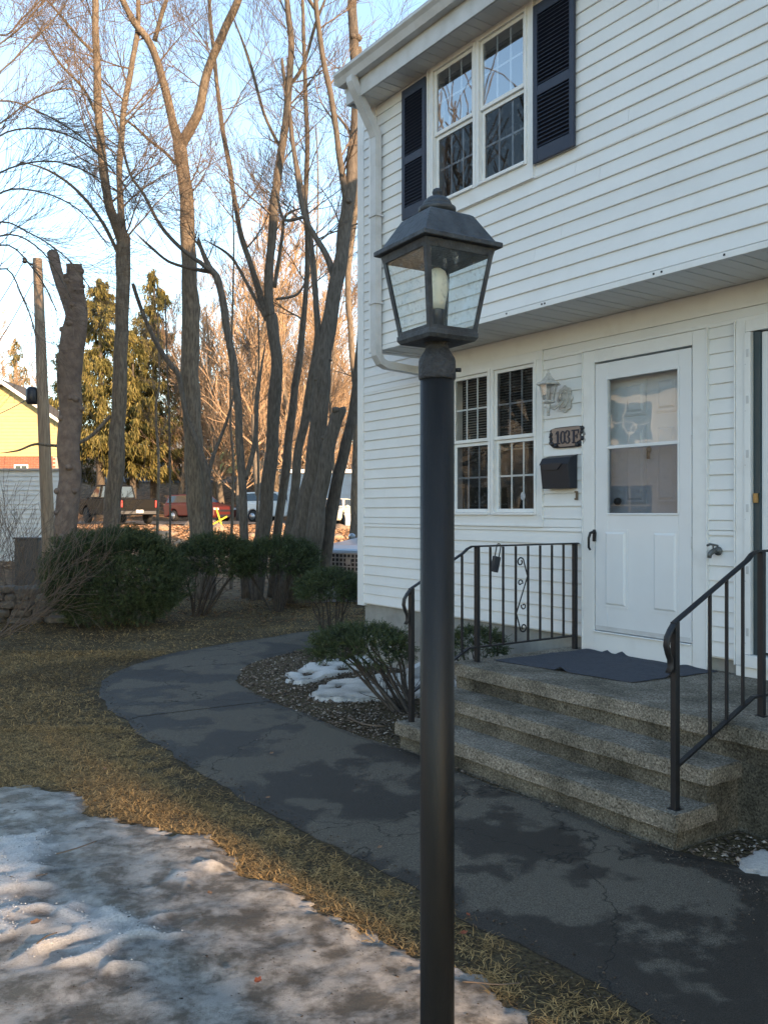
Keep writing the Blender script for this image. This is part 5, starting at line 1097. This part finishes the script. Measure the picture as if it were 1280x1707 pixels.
def RR(src, p0, p1, c0, c1):
    r = t.nodes.new('ShaderNodeValToRGB'); r.color_ramp.elements[0].position = p0; r.color_ramp.elements[1].position = p1; r.color_ramp.elements[0].color = (*c0,1); r.color_ramp.elements[1].color = (*c1,1); L.new(src, r.inputs[0]); return r.outputs[0]
ice = RR(NN(7, 9, .7), .42, .60, (.10,.09,.076), (.45,.44,.42)); snw = RR(NN(90, 4), .3, .6, (.56,.545,.52), (.78,.755,.72)); specks = RR(NN(190, 3), .30, .38, (.25,.23,.2), (1,1,1))
m1 = t.nodes.new('ShaderNodeMixRGB'); L.new(at_.outputs['Fac'], m1.inputs[0]); L.new(ice, m1.inputs[1]); L.new(snw, m1.inputs[2])
m2 = t.nodes.new('ShaderNodeMixRGB'); m2.blend_type = 'MULTIPLY'; m2.inputs[0].default_value = .8; L.new(m1.outputs[0], m2.inputs[1]); L.new(specks, m2.inputs[2]); L.new(m2.outputs[0], b_.inputs['Base Color'])
mr = t.nodes.new('ShaderNodeMapRange'); mr.inputs['To Min'].default_value = .28; mr.inputs['To Max'].default_value = .8; L.new(at_.outputs['Fac'], mr.inputs[0]); L.new(mr.outputs[0], b_.inputs['Roughness'])
bp = t.nodes.new('ShaderNodeBump'); bp.inputs['Strength'].default_value = 1; bp.inputs['Distance'].default_value = .012; L.new(NN(150, 9, .85), bp.inputs['Height']); L.new(bp.outputs[0], b_.inputs['Normal'])
o = np_mesh('snow_patch', vv, inv.reshape(-1, 4), sm, sn[used]); o.data.polygons.foreach_set('use_smooth', [True]*len(o.data.polygons))
tag(o, 'large patch of old melting snow and grey ice on the lawn in front', 'snow', kind='stuff')
# small leftovers of snow in the planting bed
def snow_bit(name, label, poly, seed, h=.03):
    P = np.array(poly); mn, mx = P.min(0), P.max(0); s_ = .02; gx = np.arange(mn[0]-.1, mx[0]+.1, s_); gy = np.arange(mn[1]-.1, mx[1]+.1, s_); X, Y = np.meshgrid(gx, gy); Q = np.stack([X.ravel(), Y.ravel()],1)
    j = np.array([noise.noise((x*7, y*7, seed))*.09+noise.noise((x*22, y*22, seed))*.03 for x, y in Q]); ins = inside_poly(Q+j[:,None], P); n = np.array([noise.noise((x*6, y*6, seed+5)) for x, y in Q]); ins &= n > -.32
    zz = np.where(ins, h*.6+n*h*.6+.012, -.02); id_ = np.arange(X.size).reshape(X.shape); a,b,c,d = id_[:-1,:-1].ravel(), id_[:-1,1:].ravel(), id_[1:,1:].ravel(), id_[1:,:-1].ravel(); k = ins[a]|ins[b]|ins[c]|ins[d]
    f_ = np.stack([a,b,c,d],1)[k]; u_, iv = np.unique(f_, return_inverse=True); o = np_mesh(name, np.stack([Q[:,0],Q[:,1],zz],1)[u_], iv.reshape(-1,4), sm, np.clip(.75+n[u_]*.8,0,1)); o.data.polygons.foreach_set('use_smooth', [True]*len(o.data.polygons)); tag(o, label, 'snow', kind='stuff')
G2 = lambda *p: [(gnd(x,y).x, gnd(x,y).y) for x,y in p]
snow_bit('snow_remnant', 'thin icy snow remnant in the pebble bed behind the open yew', G2((478,1132),(520,1110),(600,1098),(640,1100),(600,1120),(560,1128),(500,1146)), 1)
snow_bit('snow_remnant', 'wider snow remnant in the pebble bed under the open yew', G2((508,1165),(560,1140),(660,1128),(775,1120),(780,1150),(700,1165),(640,1172),(560,1172)), 2, .04)
snow_bit('snow_remnant', 'small grey snow remnant right of the steps', G2((1215,1440),(1260,1430),(1330,1440),(1330,1470),(1240,1462)), 3, .02)

# grass: straw blades, matted, thinning towards the path
GR = attr_mat('dormant grass', [(0,(.05,.036,.018)),(.3,(.18,.12,.055)),(.65,(.46,.30,.125)),(1,(.68,.48,.22))], .85, .15, .25)
def scatter(xr, yr, n):
    P = np.stack([RS.uniform(*xr, n), RS.uniform(*yr, n)], 1); vis = np.abs(P[:,0]+.2) < P[:,1]*.5+.6; return P[vis]
def lawn_mask(P):
    dp = dist_pts(P, OA); ok = ~inside_poly(P, PATHPOLY); rel = P-np.array([P0.x, P0.y]); s_ = rel@np.array([U.x,U.y]); t_ = rel@np.array([N.x,N.y])
    bed = ((s_ > -4.3) & (t_ > -1.9)) | ((t_ > -2.9) & (s_ > -2.2)) ; house_ = (s_ > -3.4) & (t_ > -.1)
    di = dist_pts(P, IA); ok &= ~bed & ~house_ & (dp > .02) & (di > .03)
    ok &= ~inside_poly(P+.0, SP) | (dist_pts(P, SEa) < .03); return ok, dp
def cl(P, sc, o): return np.array([noise.noise((x*sc, y*sc, o)) for x, y in P])
allP = []; 
for (xr, yr, n, L0, w0, key) in (((-3.6,1.2),(2.3,6.5),240000,.036,.0022,0), ((-6,1),(6.3,10),120000,.045,.0038,1), ((-9,2),(9.5,16),90000,.05,.0065,2)):
    P = scatter(xr, yr, n); ok, dp = lawn_mask(P); P, dp = P[ok], dp[ok]; m1_ = cl(P, 1.3, 1); m2_ = cl(P, 7, 3); m3_ = cl(P, 19, 6)
    dens = np.clip(.34+dp*2.0+m1_*.5+m2_*.9+m3_*.35, .03, 1)*np.where(dp < .08, .45, 1) if key < 2 else np.clip(.6+m1_*.6+m2_*.4, .1, 1)
    keep = RS.rand(len(P)) < dens; P = P[keep]; m1_, m2_, m3_ = m1_[keep], m2_[keep], m3_[keep]; q = len(P)
    tuft = RS.randint(0, 9999, q); ang = RS.uniform(0, 6.283, q)+m2_*4; el = np.abs(RS.normal(.12, .28, q))
    dr = np.stack([np.cos(ang)*np.cos(el), np.sin(ang)*np.cos(el), np.sin(el)+.06],1); L_ = L0*RS.uniform(.5,1.5,q)*(1+.4*m2_)
    bend = np.stack([RS.normal(0,.25,q)*L_, RS.normal(0,.25,q)*L_, -RS.uniform(0,.35,q)*L_],1)
    green = cl(P, .8, 9); tint = np.clip(RS.normal(.62,.2,q)+m3_*.3-np.clip(green*.7,0,.22), 0, 1)
    if key: tint = np.clip(tint-.10, 0, 1)
    zz = np.array([tz(x, y) for x, y in P]) if key == 2 else np.zeros(q)
    o = blades('grass', np.stack([P[:,0], P[:,1], zz+.003+RS.rand(q)*.008],1), dr, L_, w0*RS.uniform(.7,1.4,q), GR, tint, None, bend, np.tile([0,0,1.],(q,1)))
    tag(o, ['matted straw coloured dormant grass between the snow and the path', 'thin brownish lawn beside the curve of the path', 'faded lawn under the yews and trees'][key], 'grass', kind='stuff')
# thatch crumbs and soil clods along the path edge, gravel in the bed
def chips(name, label, cat, P, zoff, size, m, tint, flat=.6):
    n = len(P); base = np.array([(-1,-.6,0),(1,-.7,.1),(.9,.8,0),(-.8,.7,.1),(0,0,.9),(0,0,-.6)],float); th = RS.uniform(0,6.283,n); c, s = np.cos(th), np.sin(th)
    S = size[:,None]*np.stack([RS.uniform(.6,1.2,n), RS.uniform(.5,.9,n), RS.uniform(.35,.8,n)*flat/.6],1)
    B = base[None]*S[:,None,:]+RS.normal(0,.12,(n,6,3))*size[:,None,None]; R = np.stack([B[...,0]*c[:,None]-B[...,1]*s[:,None], B[...,0]*s[:,None]+B[...,1]*c[:,None], B[...,2]],2)
    V = (R+np.concatenate([P, (zoff+size*.3)[:,None]],1)[:,None,:]).reshape(-1,3); fb = np.array([(0,1,4),(1,2,4),(2,3,4),(3,0,4),(1,0,5),(2,1,5),(3,2,5),(0,3,5)]); Fc = (np.arange(n)[:,None,None]*6+fb[None]).reshape(-1,3)
    return tag(np_mesh(name, V, Fc, m, np.repeat(tint, 6)), label, cat, kind='stuff')
GV = attr_mat('mixed pebbles', [(0,(.035,.028,.022)),(.45,(.11,.085,.065)),(.8,(.24,.19,.15)),(1,(.42,.37,.32))], .75)
def bedP(n):
    s_ = RS.uniform(-4.4, 4.0, n); t_ = RS.uniform(-1.95, .6, n); P = np.stack([P0.x+U.x*s_+N.x*t_, P0.y+U.y*s_+N.y*t_],1)
    ok = ~inside_poly(P, PATHPOLY) & ~((s_ > -3.3) & (t_ > 0)) & ~((s_ > -.25) & (s_ < 2.0) & (t_ > -1.72)) & ~((s_ > 1.9) & (s_ < 3.7) & (t_ > -1.2)) & ~((s_ < -3.3) & (t_ > .4)) & (s_ > -4.3)
    bedpoly = np.concatenate([IA[9*K:18*K:2], np.array([[H(-3.2,.5).x,H(-3.2,.5).y]]), np.array([[H(4,.5).x,H(4,.5).y]]), np.array([[H(4,-1.5).x,H(4,-1.5).y]])])
    return P[ok]
P = bedP(30000); q = len(P)
chips('pebble_bed', 'bed of mixed brown pebbles and bark between the path and the house', 'gravel', P, RS.rand(q)*.012, RS.uniform(.006,.015,q)*(1+.5*(RS.rand(q) < .06)), GV, np.clip(RS.normal(.5,.28,q),0,1))
bs = MB(); pts = [IA[i] for i in range(4*K, 19*K, 4)]; 
P = scatter((-3.5,1.6),(2.3,9.5), 60000); dp = dist_pts(P, OA); ip = inside_poly(P, PATHPOLY); ok = ((~ip) & (dp < .45)) | (ip & (dp < .09) & (RS.rand(len(P)) < .6)) & (RS.rand(len(P)) < np.exp(-dp*4)); P = P[ok]
rel = P-np.array([P0.x, P0.y]); P = P[(rel@np.array([N.x,N.y]) < -2.2) | (P[:,1] > 7)]; q = len(P)
chips('soil_crumbs', 'dark soil crumbs and litter along the lawn side of the path', 'soil', P, np.where(inside_poly(P, PATHPOLY), .018, 0.), RS.uniform(.003,.008,q), GV, np.clip(RS.normal(.2,.2,q),0,1))
# grit scattered on path and steps
s_ = RS.uniform(-2.5,3.5,5000); t_ = -1.74-np.abs(RS.normal(0,.18,5000))+.0; P = np.stack([P0.x+U.x*s_+N.x*t_, P0.y+U.y*s_+N.y*t_],1)
chips('grit', 'fine grit and leaf crumbs swept against the bottom step', 'grit', P, np.full(5000,.018), RS.uniform(.002,.005,5000), GV, np.clip(RS.normal(.35,.25,5000),0,1))
s_ = RS.uniform(-.2,1.95,2600); w_ = RS.randint(0,3,2600); t_ = np.where(w_ == 0, RS.uniform(-1.7,-1.5,2600), np.where(w_ == 1, RS.uniform(-1.46,-1.26,2600), RS.uniform(-1.2,-.98,2600))); z_ = np.where(w_ == 0, .181, np.where(w_ == 1, .356, .531))
P = np.stack([P0.x+U.x*s_+N.x*t_, P0.y+U.y*s_+N.y*t_],1); chips('step_grit', 'crumbled grit and dry litter lying on the treads', 'grit', P, z_, RS.uniform(.0018,.004,2600), GV, np.clip(RS.normal(.3,.25,2600),0,1), .4)
P = np.stack([RS.uniform(-12,1.5,6000), RS.uniform(12.5,24,6000)],1); P = P[~inside_poly(P, PATHPOLY)]; zz = np.array([tz(x,y) for x, y in P])
chips('leaf_litter', 'brown leaf litter under the hedge and trees', 'leaves', P, zz, RS.uniform(.015,.04,len(P)), attr_mat('leaf litter', [(0,(.06,.04,.025)),(1,(.30,.17,.09))], .9), RS.rand(len(P)), .25)
P = np.stack([RS.uniform(-22,0,30000), RS.uniform(24,40.3,30000)],1); zz = np.array([tz(x,y) for x, y in P])
chips('leaf_litter', 'sunlit orange leaf litter and stones on the bank below the parked cars', 'leaves', P, zz, RS.uniform(.03,.10,len(P)), attr_mat('bank litter', [(0,(.10,.06,.035)),(.7,(.34,.20,.11)),(1,(.50,.36,.24))], .9), RS.rand(len(P)), .35)
P = scatter((-3.5,1),(2.4,5.6), 9000); P = P[inside_poly(P, SP)]; zi = np.clip(((P[:,1]-gy[0])/step).astype(int),0,len(gy)-1); xi = np.clip(((P[:,0]-gx_[0])/step).astype(int),0,len(gx_)-1); q = len(P)
chips('debris', 'dark specks, seeds and grit melted into the old snow', 'debris', P, z[zi, xi]-.001, RS.uniform(.0012,.0035,q)*(1+1.2*(RS.rand(q) < .04)), GV, np.clip(RS.normal(.15,.15,q),0,1), .4)
P = scatter((-3.5,1),(2.4,5.6), 60000); P = P[inside_poly(P, SP)]; zi = np.clip(((P[:,1]-gy[0])/step).astype(int),0,len(gy)-1); xi = np.clip(((P[:,0]-gx_[0])/step).astype(int),0,len(gx_)-1); sv = sn.reshape(X0.shape)[zi, xi]; k_ = (RS.rand(len(P)) < sv*1.1-.25) & (z[zi, xi] > .02); P, zi, xi = P[k_], zi[k_], xi[k_]; q = len(P)
chips('snow_grains', 'coarse refrozen snow grains on the ridges of the old snow', 'snow', P, z[zi, xi]-.002, RS.uniform(.0018,.0048,q), attr_mat('snow grains', [(0,(.50,.49,.47)),(1,(.82,.81,.79))], .6), RS.rand(q), .7)
# single fallen leaves that can be told apart
LF = [mat('tan leaf', (.26,.15,.08), .8, (.17,.09,.05), 40), mat('rust leaf', (.28,.07,.03), .8, (.18,.05,.02), 40)]
def leaf(px, py, s_, m_, label, zo=.0, rz=0, cup=.3):
    p = gnd(px, py, zo); n = 9; out = []
    for k in range(2*n): a = math.pi*k/n; r = s_*(.55+.25*abs(math.cos(a*2.5)))*(1.15 if abs(a) < .3 else 1); out.append((r*math.cos(a), r*.8*math.sin(a), cup*r*r/s_))
    mb = MB(); mb.add([(0,0,0)]+out, [(0, k+1, (k+1) % (2*n)+1) for k in range(2*n)], False); mb.tube([(-s_*.6,0,cup*s_*.3),(-s_*1.1,s_*.1,cup*s_*.2)], s_*.03, 4)
    o = part(mb, 'fallen_leaf', m_, None, 0, (p.x, p.y, zo+.004), rz); o.rotation_euler = (.15, -.1, rz); tag(o, label, 'leaf', 'single fallen leaves')
for a in ((60,1541,.026,LF[0],'curled tan leaf lying on the snow near the left edge',.10,.5),(430,1638,.020,LF[1],'small rust coloured leaf on the ice left of the lamp post',.07,1.2),(773,1558,.018,LF[1],'rust leaf in the grass just right of the lamp post',.02,.3),(780,1528,.014,LF[1],'tiny rust leaf above the other one right of the lamp post',.02,2),(350,1492,.018,LF[0],'brown leaf fragment on the middle of the ice',.06,2.1),(447,1332,.016,LF[0],'pale leaf at the lawn edge of the path',.02,.2),
          (453,1258,.02,LF[0],'tan leaf on the middle of the path',.03,1.0),(633,1415,.016,LF[0],'pale leaf on the path edge left of the lamp post',.03,.7),(520,1318,.012,LF[0],'small leaf in the bare soil beside the path',.01,2.6),(175,1284,.02,LF[0],'orange tan leaf in the lit grass on the left',.02,1.7)): leaf(*a)
# sticks
def stick(pts, r, label):
    P_, R_ = smooth([(gnd(x, y, z), r*lerp(1, .5, i/len(pts))) for i, (x, y, z) in enumerate(pts)], 3); tag(part(MB().tube(P_, R_, 5), 'twig', TWIG), label, 'twig', 'loose twigs')
stick([(95,1425,.09),(130,1415,.09),(163,1403,.09)], .004, 'thin dark twig on the snow at the left'); stick([(62,1574,.11),(78,1562,.11),(96,1556,.11)], .004, 'short twig beside the curled leaf on the snow')
stick([(770,1638,.03),(800,1640,.03),(830,1643,.03),(866,1640,.03)], .004, 'pale curved twig on the grass right of the lamp post'); stick([(580,1196,.03),(605,1208,.05),(640,1212,.04)], .010, 'dark stick lying in the pebble bed by the path')
stick([(60,1462,.09),(80,1458,.09)], .003, 'tiny twig on the ice at the left')
stick([(543,960,.8),(551,990,.5),(560,1030,.02)], .006, 'pale dry stalk standing in front of the corner yew')
# added unseen evergreens behind the viewer, crowns placed to shade post and lawn
def sun_pt(a, b): v = Vector((SUNH.x, SUNH.y, 0)); w = Vector((-v.y, v.x, 0)); return v*a+w*b
PN = attr_mat('pine needles', [(0,(.012,.02,.01)),(1,(.05,.07,.03))], .8)
for i, (a, b, zb_, zt_, rd, dn) in enumerate(SHADE_PINES):
    p = sun_pt(a, b); t = thing('shade_pine', 'added unseen pine behind the viewer, shading the lamp post and lawn', 'tree', (p.x, p.y, 0), 0, 'added shade pines behind the viewer'); rs = np.random.RandomState(400+i)
    part(MB().tube([(0,0,-.3),(0,0,zt_*.5),(0,0,zt_)], [.22,.16,.04], 8), 'trunk', BARK, t); n = int(9000*dn); d = rs.normal(size=(n,3)); d /= np.linalg.norm(d,axis=1,keepdims=True); k = rs.rand(n)**.4
    P = d*np.array([rd, rd, (zt_-zb_)/2])*k[:,None]; g_ = cl(P[:, :2]+P[:, 2:]*.7, .8, i); P = P[g_ > -.28]; P[:,2] += (zt_+zb_)/2; q = len(P)
    blades('crown', P, rs.normal(size=(q,3)), rs.uniform(.5,1.0,q)*(1 if dn == 1 else .6), rs.uniform(.2,.35,q)*(1 if dn == 1 else .5), PN, rs.rand(q), t)
